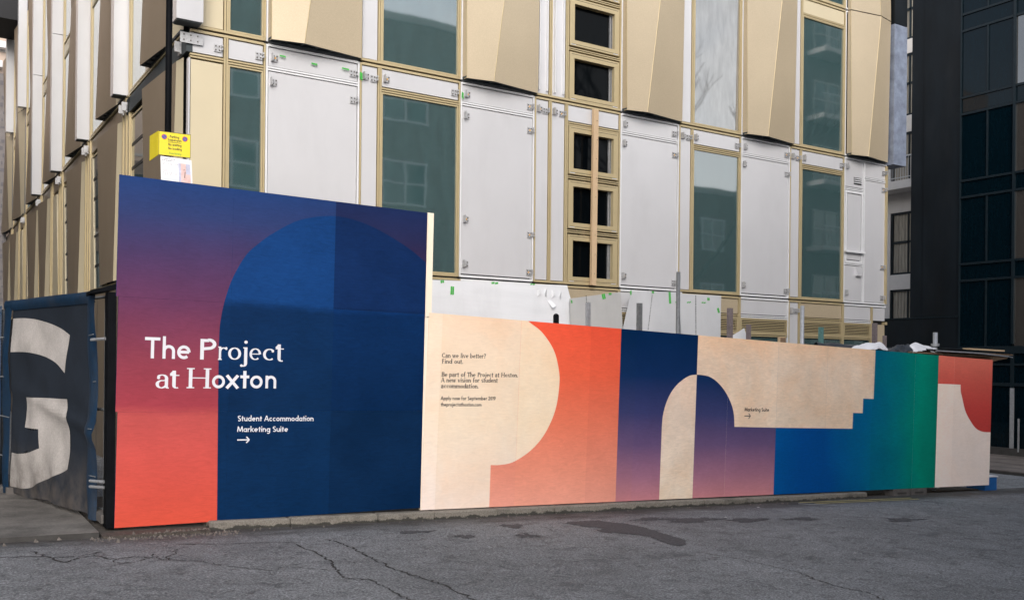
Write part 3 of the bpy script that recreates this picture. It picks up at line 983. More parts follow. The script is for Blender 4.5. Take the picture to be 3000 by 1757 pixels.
# folded gold bays: plan points at the bottom and the top of the storey (x offset fraction, projection)
def gold_bay(xa, xb, z0, z1, cb, ct, db=(.14, .23, .085), dt=(.085, .22, .13), soffit=True):
    wd = xb - xa
    xl, xr = xa + .025, xb - .03
    def ring(z, c, d): return [(xl, FY - .02, z), (xl + .012, FY - d[0], z), (xa + c * wd, FY - d[1], z), (xr, FY - d[2], z), (xr + .012, FY - .02, z)]
    B, T = ring(z0, cb, db), ring(z1, ct, dt)
    g = thing_part('gold_bay', ((xa + xb) / 2, FY, z0))
    for i, nm in ((0, 'side_panel'), (1, 'folded_panel'), (2, 'folded_panel'), (3, 'side_panel')):
        mb = MB()
        n0, n1 = B[i], B[i + 1]
        off = Vector((0, .004, 0)) if i in (1, 2) else Vector((.004 if i == 0 else -.004, 0, 0))
        twisted(mb, B[i], B[i + 1], T[i + 1], T[i], off)
        mb.build(nm, M['gold'], g, smooth=i in (1, 2))
    # seam bead along the fold
    mb = MB(); mb.tube([B[2], T[2]], .006, 6); mb.build('fold_seam', M['gold_frame'], g)
    mb = MB(); mb.tube([B[1], T[1]], .005, 6); mb.build('fold_seam', M['gold_frame'], g)
    if soffit:
        inner = [(p[0], p[1] + .012, z0 + .03) for p in B[1:4]]
        mb = MB(); mb.poly([(B[0][0] + .01, FY - .015, z0 + .045)] + [(p[0], p[1] + .012, z0 + .045) for p in B[1:4]] + [(B[4][0] - .01, FY - .015, z0 + .045)])
        mb.build('soffit_infill', M['soffit_light'], g)
        mb = MB()
        def dep(x):
            pts = [(B[1][0], -B[1][1] + FY), (B[2][0], -B[2][1] + FY), (B[3][0], -B[3][1] + FY)]
            for (x0_, d0), (x1_, d1) in zip(pts, pts[1:]):
                if x <= x1_: return d0 + (d1 - d0) * (x - x0_) / (x1_ - x0_)
            return pts[-1][1]
        n = 7
        for k in range(n):
            xq = xl + .02 + (wd - .1) * k / (n - 1)
            mb.hexa([(xq - .016, FY - dep(xq) + .01, z0 + .012), (xq + .016, FY - dep(xq) + .01, z0 + .012), (xq + .016, FY - .02, z0 + .012), (xq - .016, FY - .02, z0 + .012),
                     (xq - .016, FY - dep(xq) + .01, z0 + .04), (xq + .016, FY - dep(xq) + .01, z0 + .04), (xq + .016, FY - .02, z0 + .04), (xq - .016, FY - .02, z0 + .04)])
        for (p, q) in ((B[1], B[2]), (B[2], B[3])):
            mb.hexa([(p[0], p[1] + .006, z0 + .002), (q[0], q[1] + .006, z0 + .002), (q[0], q[1] + .045, z0 + .002), (p[0], p[1] + .045, z0 + .002),
                     (p[0], p[1] + .006, z0 + .045), (q[0], q[1] + .006, z0 + .045), (q[0], q[1] + .045, z0 + .045), (p[0], p[1] + .045, z0 + .045)])
        mb.box(xl, xr, FY - .065, FY - .017, z0 - .004, z0 + .042)
        mb.build('soffit_grid', M['soffit'], g)


def thing_part(name, loc):
    o = bpy.data.objects.new(name, None); o.empty_display_size = .1
    place(o, loc, ab)
    return o


for xa, xb, cb, ct in ((4.27, 5.71, .335, .62), (7.41, 8.87, .33, .62), (10.67, 12.10, .30, .60), (13.69, 15.16, .345, .63), (16.82, 18.19, .345, .635)):
    gold_bay(xa, xb, F1 + .015, F2 - .02, cb, ct)
    gold_bay(xa, xb, F2 - .0, F3 - .02, ct, cb, (.085, .22, .13), (.14, .23, .085), soffit=False)
# galvanised corner post at the far right
M['spangle'] = plain('mottled_galvanised', (0.27, 0.31, 0.40, 1), 0.5, 0.35, 0.35, 5)
cp = bpart('corner_post', 'spangle', (18.21, 18.66, FY - .19, FY + .22, 6.17, F2 - .06))
bpart('corner_post', 'dark_tile', (18.21, 18.66, FY - .19, FY + .22, F2 - .04, F3))
bpart('corner_trim', G, (18.19, 18.245, FY - .03, FY + .3, L0 + .03, 6.15), (18.20, 18.27, FY - .03, FY + .3, 2.66, 2.72))

# below the first floor: spandrels, louvres, dark shopfront glass
def louvre(x0, x1, z0, z1, n=7):
    t = .03
    f = bpart('louvre', G, (x0, x0 + t, FY - .008, FY + .05, z0, z1), (x1 - t, x1, FY - .008, FY + .05, z0, z1), (x0 + t, x1 - t, FY - .008, FY + .05, z0, z0 + t), (x0 + t, x1 - t, FY - .008, FY + .05, z1 - t, z1))
    p = (z1 - z0 - 2 * t) / n
    for k in range(n):
        zc = z0 + t + p * (k + .5)
        mb = MB()
        mb.hexa([(x0 + t, FY - .006, zc - p * .30), (x1 - t, FY - .006, zc - p * .30), (x1 - t, FY + .05, zc), (x0 + t, FY + .05, zc),
                 (x0 + t, FY - .006, zc + p * .12), (x1 - t, FY - .006, zc + p * .12), (x1 - t, FY + .05, zc + p * .42), (x0 + t, FY + .05, zc + p * .42)])
        mb.build('slat', M[G], f)


for xa, xb, mt in ((3.24, 3.715, 'gold'), (3.715, 4.27, 'gold'), (4.27, 5.69, 'white'), (5.69, 6.015, 'white'), (6.015, 7.41, 'gold'), (7.41, 8.83, 'gold'), (8.83, 9.49, 'white'), (9.49, 10.67, 'gold'),
                   (10.67, 12.07, 'white'), (12.40, 13.69, 'gold'), (13.69, 15.09, 'white'), (15.42, 16.79, 'gold'), (16.79, 17.76, 'white')):
    panel(xa + e, xb - e, 2.745, L0 - .06, mt, name='spandrel_panel')
    transom(xa + .034, xb - .034, 2.70, WF if mt == 'white' else G)
    louvre(xa + .034, xb - .034, 2.375, 2.665)
    transom(xa + .034, xb - .034, 2.345, G)
    panel(xa + e, xb - e, -1.1, 2.30, 'glass', FY + .02, 'shop_pane')
for xa, xb in ((12.07, 12.40), (15.09, 15.42)):
    panel(xa + e, xb - e, -1.1, L0 - .06, name='white_strip')
panel(17.80, 18.22, 2.745, L0 - .06, 'white', name='spandrel_panel')
panel(17.80, 18.22, -1.2, 2.66, 'gold', name='gold_panel')

# brackets: spandrel row, head of the tall panels, foot of the tall panels
for x in (3.61, 4.18, 5.585, 7.30, 8.735, 11.95, 13.58, 14.99, 16.70, 18.13): bracket(x, 5.99, 'R')
for x in (4.39, 6.12, 7.53, 10.78, 12.50, 13.81, 15.53, 16.90): bracket(x, 6.0, 'L')
for x in (5.595, 8.745, 11.96, 15.0, 18.13): bracket(x, 5.60 if x < 18 else 5.62, 'R')
for x in (4.38, 7.52, 10.77, 13.79): bracket(x, 5.66, 'L')
for x in (8.745, 11.97, 15.0, 18.10): bracket(x, 3.25, 'R')
for x in (7.52, 10.775, 13.79, 16.90): bracket(x, 3.31, 'L')
bracket(7.52, 4.02, 'L'); bracket(8.76, 3.87, 'R'); bracket(18.10, 3.92, 'R')
for xa, xb in ((5.69, 6.015), (8.83, 9.15), (9.15, 9.49), (12.07, 12.40), (15.09, 15.42)):
    bracket(xa + .095, 5.985, 'L'); bracket(xb - .10, 5.97, 'R')
bracket(15.18, 2.86, 'L'); bracket(15.31, 2.86, 'R')
# corner plate
mb = MB(); mb.box(3.10, 3.40, FY - .03, FY - .017, 5.98, 6.12, 0)
for i in range(6): mb.box(3.14 + .09 * (i % 3), 3.155 + .09 * (i % 3), FY - .04, FY - .03, 6.01 + .07 * (i // 3), 6.025 + .07 * (i // 3), 1)
mb.build('corner_plate', [M['bracket'], M['bolt']], ab)
# strips of green masking tape stuck on the panels
for x, z, wx, wz in ((4.46, 6.045, .09, .022), (4.93, 6.02, .09, .025), (5.40, 6.035, .11, .022), (5.68, 5.985, .045, .10), (7.42, 5.975, .035, .09)):
    mb = MB()
    mb.hexa([(x, FY - .032, z - wz * .5), (x + wx, FY - .030, z - wz * .8), (x + wx, FY - .029, z - wz * .8), (x, FY - .031, z - wz * .5), (x, FY - .032, z + wz * .5), (x + wx, FY - .030, z + wz * .3), (x + wx, FY - .029, z + wz * .3), (x, FY - .031, z + wz * .5)])
    mb.build('green_tape', M['green_tape'], ab)

# ---- left facade (plane x = FX, running away from the camera)
def lbox(name, mat, y0, y1, z0, z1, p0=-.04, p1=.0, parent=None):      # p = projection out of the wall
    return bpart(name, mat, (FX - p1, FX - p0, y0, y1, z0, z1), parent=parent)


def lbay(y0, y1, z0, z1, near_b, near_t, far_b, far_t, mat_far='gold_shaded', mat_near='cream', soffit=True):  # one gold: far facet coloured as shaded, near facet as sunlit
    """near_* = (crease y, projection), far_* = projection at the far end"""
    g = thing_part('gold_bay', (FX, (y0 + y1) / 2, z0))
    P = lambda y, p, z: (FX - p, y, z)
    NB, NT_ = P(y0, .01, z0), P(y0, .01, z1)
    CB, CT = P(near_b[0], near_b[1], z0), P(near_t[0], near_t[1], z1)
    FB, FT = P(y1, far_b, z0), P(y1, far_t, z1)
    EB, ET = P(y1 + .03, .01, z0), P(y1 + .03, .01, z1)
    for nm, a, b, c, d, mt in (('side_panel', NB, CB, CT, NT_, mat_near), ('folded_panel', CB, FB, FT, CT, mat_far), ('side_panel', FB, EB, ET, FT, mat_far)):
        mb = MB()
        off = Vector((.004, 0, 0)) if nm == 'folded_panel' else Vector((0.001, .004 if mt == mat_near else -.004, 0))
        twisted(mb, a, b, c, d, off)
        mb.build(nm, M[mt], g, smooth=True)
    if soffit:
        mb = MB(); mb.poly([(NB[0], NB[1], z0 + .03), (EB[0], EB[1], z0 + .03), (FB[0] + .01, FB[1], z0 + .03), (CB[0] + .01, CB[1], z0 + .03)])
        mb.build('soffit_infill', M['soffit_light'], g)
        mb = MB()
        for k in range(6):
            t = (k + .3) / 5.6
            yq = near_b[0] + (y1 - near_b[0]) * t; pq = near_b[1] + (far_b - near_b[1]) * t
            mb.box(FX - pq + .012, FX - .01, yq - .03, yq + .03, z0 + .004, z0 + .028)
        mb.hexa([P(near_b[0], near_b[1] - .004, z0), P(near_b[0], near_b[1] - .04, z0), P(y1, far_b - .04, z0), P(y1, far_b - .004, z0),
                 P(near_b[0], near_b[1] - .004, z0 + .028), P(near_b[0], near_b[1] - .04, z0 + .028), P(y1, far_b - .04, z0 + .028), P(y1, far_b - .004, z0 + .028)])
        mb.box(FX - .05, FX - .008, y0, y1, z0 - .01, z0 + .026)
        mb.build('soffit_grid', M['soffit'], g)


def lfin(y0, z0, z1, w=.26, p=.24):
    f = thing_part('white_fin', (FX, y0, z0))
    for za, zb in ((z0, F2 + .15), (F2 + .165, z1)):
        if zb - za > .2: bpart('fin_panel', 'white', (FX - p, FX - .002, y0, y0 + w, za, zb), parent=f)
    bpart('fin_soffit', 'soffit', (FX - p + .015, FX - .01, y0 + .015, y0 + w - .015, z0 - .012, z0 - .002), parent=f)


YS = [13.11, 17.0, 20.89, 24.78, 28.67, 32.56, 36.45]
for i, y0 in enumerate(YS):
    first = i == 0
    nb = y0 + (.14 if first else .27)
    top = F3
    # upper storeys
    z_fin = F1 + .01 if y0 < 32 else 9.9
    if not first: lfin(y0, z_fin, 13.0)
    if y0 > 32: lbox('white_strip', 'white', y0, y0 + .26, F1 + .03, z_fin - .02, -.03, .004)
    o = (i % 2) * .25
    lbay(nb, y0 + 2.05, F1 + .01, F2 + .18, (y0 + .75, .06), (y0 + 1.05, .14), .19, .09)
    lbay(nb, y0 + 2.05, F2 + .20, F3, (y0 + 1.05, .14), (y0 + .75, .07), .09, .18, soffit=False)
    for za, zb in ((F1 + .05, F2 - .42), (F2 - .10, F3 - .42)) if y0 < 36 else ():
        f = bpart('window', G, (FX - .004, FX + .05, y0 + 2.12, y0 + 2.15, za, zb), (FX - .004, FX + .05, y0 + 3.70, y0 + 3.73, za, zb), (FX - .004, FX + .05, y0 + 2.15, y0 + 3.70, za, za + .03), (FX - .004, FX + .05, y0 + 2.15, y0 + 3.70, zb - .03, zb))
        bpart('pane', 'glass_left', (FX + .015, FX + .025, y0 + 2.15, y0 + 3.70, za + .03, zb - .03), parent=f)
        bpart('spandrel_panel', 'cream', (FX - .0, FX + .04, y0 + 2.12, y0 + 3.73, zb + .03, zb + .26))
    for yy in (y0 + 3.755, y0 + 3.81) if y0 < 36 else ():
        bpart('mullion', G, (FX - .012, FX + .05, yy, yy + .03, F1 + .03, F3))
    # first floor: mullion cluster at the module line, folded bay behind it, then a tall window
    double = i in (3, 5)
    last = y0 > 36
    nl = y0 + (.12 if first else 2.0 if double else .41)
    far = y0 + (3.3 if double else 2.05)
    lbay(nl, far, L0 + .03, 5.86, (nl + .25, .10), (nl + .24, .05), .09, .155, soffit=False)
    bpart('spandrel_panel', 'gold_shaded', (FX + .0, FX + .04, y0 + .3, y0 + 3.77, 5.88, F1 - .06))
    clusters = [] if first else [(y0 - .24, .135, 5, G)]
    if double: clusters.append((y0 + 1.50, .13, 4, G))
    for ya, st, n, mt in clusters:
        for k in range(n): bpart('mullion', mt if k % 2 == 0 else 'cream', (FX - (.012 if k % 2 else .03), FX + .05, ya + st * k, ya + st * k + .062, L0 + .03, F1 - .03))
    folds = []
    if not first and i not in (1, 4): folds.append((y0 - .75, y0 - .39, y0 - .28))
    if double: folds.append((y0 + .52, y0 + .88, y0 + 1.46))
    for yb0, yt0, y1 in folds:
        mb = MB()
        mb.hexa([(FX - .004, yb0, L0 + .05), (FX + .05, yb0, L0 + .05), (FX + .05, y1, L0 + .05), (FX - .010, y1, L0 + .05),
                 (FX - .004, yt0, 5.80), (FX + .05, yt0, 5.80), (FX + .05, y1, 5.80), (FX - .010, y1, 5.80)])
        mb.build('gold_fold', M['cream'], ab)  # gold fold, the light it catches put in by the pale colour
    if not (last or double):
        f = bpart('window', G, (FX - .004, FX + .05, far + .05, far + .08, L0 + .05, 5.80), (FX - .004, FX + .05, y0 + 3.60, y0 + 3.63, L0 + .05, 5.80), (FX - .004, FX + .05, far + .08, y0 + 3.60, 5.77, 5.80))
        bpart('pane', 'glass_low', (FX + .015, FX + .025, far + .08, y0 + 3.60, L0 + .05, 5.77), parent=f)
        for zz in (3.55, 4.15, 4.9, 5.3): bpart('glazing_bar', 'dark_frame', (FX + .006, FX + .014, far + .08, y0 + 3.60, zz, zz + .05), parent=f)
    if last: continue
    # rail at floor level and its cleats
    bpart('floor_rail', G, (FX - .03, FX + .05, y0 + .1, y0 + 3.88, F1 - .035, F1 - .002))
    bpart('floor_rail', G, (FX - .03, FX + .05, y0 + .1, y0 + 3.88, L0 - .03, L0 + .02))
    for dy in (-.14, .12):
        if first and dy < 0: continue
        bpart('bracket', 'bracket', (FX - .13, FX - .04, y0 + dy, y0 + dy + .03, 5.92, 6.06), (FX - .06, FX - .04, y0 + dy, y0 + dy + .12, 5.90, 6.02))
    bpart('ground_panel', 'gold_shaded', (FX - .0, FX + .05, y0 + .02, y0 + 3.87, -1.0, L0 - .04))
# box at the corner
f = thing_part('white_fin', (3.17, 12.9, F1))
bpart('fin_panel', 'white', (3.0, 3.345, 12.76, 13.02, 6.215, 13.0), parent=f)
bpart('fin_soffit', 'soffit', (3.02, 3.325, 12.78, 13.0, 6.20, 6.213), parent=f)
# corner return
bpart('corner_trim', 'white', (FX - .002, FX + .02, FY + .0, FY + .10, L0 + .03, 5.8))
bpart('corner_beam', 'soffit', (FX - .03, FX + .05, FY + .0, FY + 4.0, 5.88, 6.13))


# ------------------------------------------------------------------ the painted hoardings
HY = 10.42


class Hoarding:
    def __init__(self, name, ox, oz, ang, label):
        self.ox, self.oz, self.s, self.c = ox, oz, math.sin(ang), math.cos(ang)
        self.th = thing(name, (ox, HY, oz), label, 'hoarding')

    def P(self, a, b, y=HY):
        return (self.ox + a * self.c - b * self.s, y, self.oz + a * self.s + b * self.c)

    def sheet(self, a0, a1, b0, b1, regions, mats, tint=1.0, base=0):
        mb = MB()
        i = .0005
        a0, a1, b0, b1 = a0 + i, a1 - i, b0 + i, b1 - i
        mb.hexa([self.P(a0, b0, HY), self.P(a1, b0, HY), self.P(a1, b0, HY + .018), self.P(a0, b0, HY + .018),
                 self.P(a0, b1, HY), self.P(a1, b1, HY), self.P(a1, b1, HY + .018), self.P(a0, b1, HY + .018)], base)
        for poly, mi in regions:
            q = clip_poly(poly, a0 + .0001, a1 - .0001, b0 + .0001, b1 - .0001)
            if not q: continue
            ar = sum(q[k - 1][0] * q[k][1] - q[k][0] * q[k - 1][1] for k in range(len(q)))
            if ar < 0: q = q[::-1]
            mb.poly([self.P(a, b, HY - .0012) for a, b in q], mi)
        o = mb.build('plywood_sheet', mats, self.th)
        t = tint if isinstance(tint, tuple) else (tint, tint, tint)
        o.color = (*t, 1)
        return o

    def lettering(self, polys, mat, name='lettering'):
        mb = MB()
        for poly, lay in polys:
            y = HY - .0022 - .0002 * lay
            mb.poly([self.P(a, b, y) for a, b in poly])
        return mb.build(name, M[mat], self.th)

    def arrow(self, a0, a1, b, t, hd, mat):
        mb = MB()
        for k, (p, q) in enumerate((((a0, b), (a1, b)), ((a1 - hd, b + hd), (a1, b)), ((a1 - hd, b - hd), (a1, b)))):
            dx, dy = q[0] - p[0], q[1] - p[1]; m = math.hypot(dx, dy); nx, ny = -dy / m * t / 2, dx / m * t / 2
            y = HY - .0022 - .0002 * k
            mb.poly([self.P(p[0] - nx, p[1] - ny, y), self.P(q[0] - nx, q[1] - ny, y), self.P(q[0] + nx, q[1] + ny, y), self.P(p[0] + nx, p[1] + ny, y)])
        mb.build('arrow', M[mat], self.th)

    def frame(self, a_list, b1, rails):
        for a in a_list:
            mb = MB(); p = self.P(a, 0)
            mb.hexa([(p[0] - .03, HY + .07, p[2] + .01), (p[0] + .03, HY + .07, p[2] + .01), (p[0] + .03, HY + .15, p[2] + .01), (p[0] - .03, HY + .15, p[2] + .01)] +
                    [(self.P(a, b1)[0] + dx, HY + dy, self.P(a, b1)[2]) for dx, dy in ((-.03, .07), (.03, .07), (.03, .15), (-.03, .15))])
            mb.build('frame_post', M['timber'], self.th)
        for b, x0, x1 in rails:
            mb = MB()
            mb.hexa([self.P(x0, b, HY + .021), self.P(x1, b, HY + .021), self.P(x1, b, HY + .07), self.P(x0, b, HY + .07),
                     self.P(x0, b + .07, HY + .021), self.P(x1, b + .07, HY + .021), self.P(x1, b + .07, HY + .07), self.P(x0, b + .07, HY + .07)])
            mb.build('frame_rail', M['timber'], self.th)


L_OX, L_OZ, L_SL = 5.432, -0.085, -0.0375
low_x0 = L_OX - .001
T_OX, T_OZ, T_SL = 1.886, 0.003, -0.0165
tall = Hoarding('tall_hoarding', T_OX, T_OZ, T_SL, 'tall square hoarding painted navy with an arch fading from purple to red, lettered in white')
pm = lambda n, st, lo, hi, **kw: print_mat(n, st, T_OX, T_OZ, T_SL, lo, hi, **kw)
m_sunset = pm('print_sunset', [(0, (228, 90, 70)), (.7, (216, 90, 82)), (1.14, (204, 90, 88)), (1.26, (176, 70, 82)), (1.75, (148, 66, 84)), (2.35, (108, 60, 94)), (2.9, (76, 60, 102)), (3.3, (52, 66, 116)), (3.66, (36, 66, 122))], 0, 3.66, grain=.10, k=.76)
m_arch = pm('print_navy_arch', [(0, (4, 46, 88)), (1.2, (8, 48, 90)), (2.34, (10, 50, 96)), (2.45, (20, 68, 130)), (3.5, (22, 68, 130))], 0, 3.66, grain=.18, k=.74)
arch_edge = [(1.044, -.05), (1.020, 1.30), (1.012, 1.90)] + spline([(1.014, 1.98), (1.022, 2.175), (1.066, 2.42), (1.15, 2.68), (1.288, 2.936), (1.43, 3.08), (1.577, 3.20), (1.85, 3.37), (2.10, 3.45), (2.352, 3.483), (2.62, 3.455), (2.92, 3.365), (3.30, 3.19), (3.56, 3.02)], 8)
left_region = [(-.1, -.05)] + arch_edge + [(3.7, 3.02), (3.7, 3.8), (-.1, 3.8)]
arch_region = arch_edge + [(3.7, 3.02), (3.7, -.05)]
A = [0, 1.135, 2.335, 3.54]; Bv = [0, 1.20, 2.395, 3.655]
TINT = {(0, 0): 1.0, (1, 0): 1.0, (2, 0): .82, (0, 1): 1.0, (1, 1): .92, (2, 1): (.55, .83, .93), (0, 2): 1.0, (1, 2): 1.0, (2, 2): (.72, .52, .56)}
for i in range(3):
    for j in range(3):
        tall.sheet(A[i] if i else (-.010, -.030, -.052)[j], A[i + 1], Bv[j], Bv[j + 1], [(left_region, 1), (arch_region, 2)], [M['timber'], m_sunset, m_arch], TINT[i, j], base=2)
eb = MB()
eb.hexa([tall.P(3.542, .0, HY), (low_x0 + .0, HY, L_OZ), (low_x0, HY + .05, L_OZ), tall.P(3.542, .0, HY + .05),
         tall.P(3.542, 2.36, HY), (low_x0 + 2.40 * .0375 - .001, HY, 2.315), (low_x0 + 2.40 * .0375 - .001, HY + .05, 2.315), tall.P(3.542, 2.36, HY + .05)])
eb.hexa([tall.P(3.545, 2.36, HY), tall.P(3.632, 2.36, HY), tall.P(3.632, 2.36, HY + .05), tall.P(3.545, 2.36, HY + .05), tall.P(3.545, 3.66, HY), tall.P(3.632, 3.66, HY), tall.P(3.632, 3.66, HY + .05), tall.P(3.545, 3.66, HY + .05)])
m_cream_edge = plain('cream_board', srgb(246, 230, 208), 0.6, var=.05, scale=5)
eb.build('edge_board', m_cream_edge, tall.th)
tall.frame([.10, 1.13, 2.33, 3.48], 3.6, [(.1, .03, 3.52), (1.165, .03, 3.52), (2.36, .03, 3.52), (3.56, .03, 3.52)])
# big title: each letter set between its own marks, sans on one side of the arch and serif on the other
def word(hd, items, b0, size, slope_b=0.0):
    polys = []
    for ch, a0, a1, serif in items:
        W = .100 if not serif else .090
        p, w = glyph_polys(ch, W, serif, .38)
        xs = [q[0] for poly, _ in p for q in poly]; lo, hi = min(xs), max(xs)
        for poly, lay in p:
            polys.append(([(a0 + (q[0] - lo) / (hi - lo) * (a1 - a0), b0 + slope_b * a0 + q[1] * size) for q in poly], lay))
    hd.lettering(polys, 'letter_white')


word(tall, [('T', .243, .398, 0), ('h', .423, .551, 0), ('e', .573, .713, 0), ('P', .815, .986, 0), ('r', 1.007, 1.108, 1), ('o', 1.117, 1.260, 1),
            ('j', 1.251, 1.332, 1), ('e', 1.354, 1.486, 1), ('c', 1.508, 1.635, 1), ('t', 1.648, 1.747, 1)], 1.762, .318, .003)
word(tall, [('a', .361, .498, 1), ('t', .502, .602, 1), ('H', .680, .939, 1), ('o', .950, 1.090, 0), ('x', 1.096, 1.247, 0), ('t', 1.259, 1.358, 0), ('o', 1.370, 1.511, 0), ('n', 1.544, 1.668, 0)], 1.447, .31, .008)
tall.lettering(text_polys('Student Accommodation', 1.241, 1.093, 1.086, .881, .088, .115, False, .06), 'letter_white')
tall.lettering(text_polys('Marketing Suite', 1.241, .974, .968, .579, .088, .115, False, .06), 'letter_white')
tall.arrow(1.242, 1.377, .885, .014, .034, 'letter_white')

low = Hoarding('low_hoarding', L_OX, L_OZ, L_SL, 'long low plywood hoarding painted with cream, orange, navy and green shapes along the kerb')
KR = 1.0
pl = lambda n, st, lo, hi, **kw: print_mat(n, st, L_OX, L_OZ, L_SL, lo, hi, **kw)
m_cream = pl('print_cream', [(0, (238, 219, 206)), (1.1, (242, 222, 198)), (1.9, (244, 220, 194)), (2.45, (246, 218, 192))], 0, 2.45, grain=.06, k=.93, peach=.55)
m_orange = pl('print_orange', [(0, (228, 156, 138)), (.45, (226, 142, 120)), (1.1, (226, 120, 94)), (1.8, (232, 98, 70)), (2.45, (238, 88, 62))], 0, 2.45, grain=.08, k=.98)
m_dusk = pl('print_dusk', [(0, (204, 136, 142)), (.35, (164, 114, 136)), (.8, (108, 86, 124)), (1.25, (62, 66, 112)), (1.8, (16, 48, 94)), (2.45, (0, 40, 82))], 0, 2.45, grain=.08)
m_cream2 = pl('print_cream_grey', [(0, (236, 218, 194)), (1.2, (234, 212, 190)), (2.1, (236, 212, 190)), (2.45, (244, 208, 176))], 0, 2.45, grain=.12, k=1.0, peach=.8)
m_teal = pl('print_teal', [(6.3, (0, 90, 160)), (7.0, (0, 78, 152)), (7.6, (0, 78, 150)), (8.6, (0, 102, 150)), (9.5, (0, 128, 140)), (10.2, (0, 150, 128)), (10.75, (4, 132, 112))], 6.3, 10.75, axis='a', grain=.12)
m_red = pl('print_red', [(.9, (200, 68, 64)), (1.5, (208, 76, 70)), (1.95, (220, 96, 84)), (2.45, (234, 122, 104))], .9, 2.45, grain=.08, k=1.0)
m_cream3 = pl('print_cream_end', [(0, (240, 224, 214)), (1.2, (240, 222, 210)), (2.45, (242, 222, 206))], 0, 2.45, grain=.06, k=1.15, peach=.3)
Hh = 2.45
Dc = spline([(1.45, 2.5), (1.50, 2.44), (1.72, 2.31), (1.925, 2.08), (2.025, 1.80), (2.036, 1.58), (2.00, 1.32), (1.915, 1.10), (1.78, .89), (1.593, .717), (1.344, .582), (1.144, .545), (.992, .545)], 8)
AL = spline([(4.583, 1.856), (4.45, 1.838), (4.325, 1.782), (4.20, 1.70), (4.095, 1.595), (4.02, 1.48), (3.968, 1.36), (3.932, 1.22), (3.921, 1.08)], 6)
AR = spline([(4.583, 1.856), (4.70, 1.853), (4.83, 1.838), (4.96, 1.79), (5.08, 1.715), (5.19, 1.62), (5.29, 1.50), (5.36, 1.38), (5.402, 1.25), (5.42, 1.078)], 6)
RC = spline([(11.438, 1.93), (11.450, 1.80), (11.495, 1.70), (11.60, 1.47), (11.70, 1.34), (11.83, 1.22), (11.95, 1.13), (12.09, 1.07), (12.29, 1.035), (12.6, 1.035)], 6)
stair = [(5.42, 1.078), (6.358, 1.072), (8.276, 1.070), (8.281, 1.342), (8.541, 1.342), (8.541, 1.594), (8.826, 1.594), (8.838, 2.5)]
REG = [
    ([(-.1, -.1), (.997, -.1)] + Dc[::-1] + [(-.1, 2.5)], 0),
    ([(.997, -.1), (3.10, -.1), (3.085, 2.5)] + Dc, 1),
    ([(3.10, -.1), (3.921, -.1)] + AL[::-1] + [(4.583, 2.5), (3.085, 2.5)], 2),
    ([(3.921, -.1), (4.583, -.1)] + AL, 3),
    ([(4.583, -.1), (6.356, -.1), (6.358, 1.072)] + AR[::-1], 2),
    (AR + stair[1:] + [(4.583, 2.5)], 3),
    ([(6.356, -.1), (10.714, -.1), (10.712, 2.5)] + stair[1:][::-1], 4),
    ([(10.714, -.1), (12.7, -.1), (12.7, 1.035)] + RC[::-1] + [(10.713, 1.925)], 6),
    ([(10.713, 1.925)] + RC + [(12.7, 2.5), (10.712, 2.5)], 5),
]
mats = [m_cream, m_orange, m_dusk, m_cream2, m_teal, m_red, m_cream3]
SA = [0, .195, 1.38, 2.55, 3.385, 4.583, 5.25, 6.357, 7.57, 8.79, 10.0, 11.22, 12.50]
ST = [(1.06, 1.08, 1.12), 1.0, (1.03, 1.03, 1.0), (.97, .96, .95), (.94, .94, .98), 1.0, 1.02, .97, 1.0, (.95, .94, .93), 1.02, .97, 1.0]
for i in range(len(SA) - 1):
    low.sheet(SA[i], SA[i + 1], 0, Hh, REG, mats, ST[i], base=(0, 0, 1, 1, 2, 3, 3, 4, 4, 4, 6, 6)[i])
low.frame([.1, 1.38, 2.55, 3.385, 4.583, 5.8, 7.0, 8.2, 9.4, 10.6, 11.8, 12.44], 2.42, [(.1, 0, 12.5), (1.2, 0, 12.5), (2.34, 0, 12.5)])
sm = .10
for txt, a0, a1, b0, b1_ in (('Can we live better?', .207, .847, 1.900, 1.922), ('Find out.', .209, .514, 1.827, 1.836), ('Be part of The Project at Hoxton.', .211, 1.355, 1.661, 1.697),
                             ('A new vision for student', .209, 1.045, 1.592, 1.616), ('accommodation.', .213, .757, 1.519, 1.531)):
    low.lettering(text_polys(txt, a0, b0, b1_, a1 - a0, .083, .118, True, .075), 'letter_dark')
low.lettering(text_polys('Apply now for September 2019', .215, 1.369, 1.385, .808, .066, .125, False, .065), 'letter_dark')
low.lettering(text_polys('theprojectathoxton.com', .218, 1.291, 1.300, .596, .066, .125, False, .055), 'letter_dark')
low.lettering(text_polys('Marketing Suite', 5.633, 1.323, 1.327, .55, .084, .12, False, .055), 'letter_dark')
low.arrow(5.632, 5.766, 1.25, .013, .04, 'letter_dark')

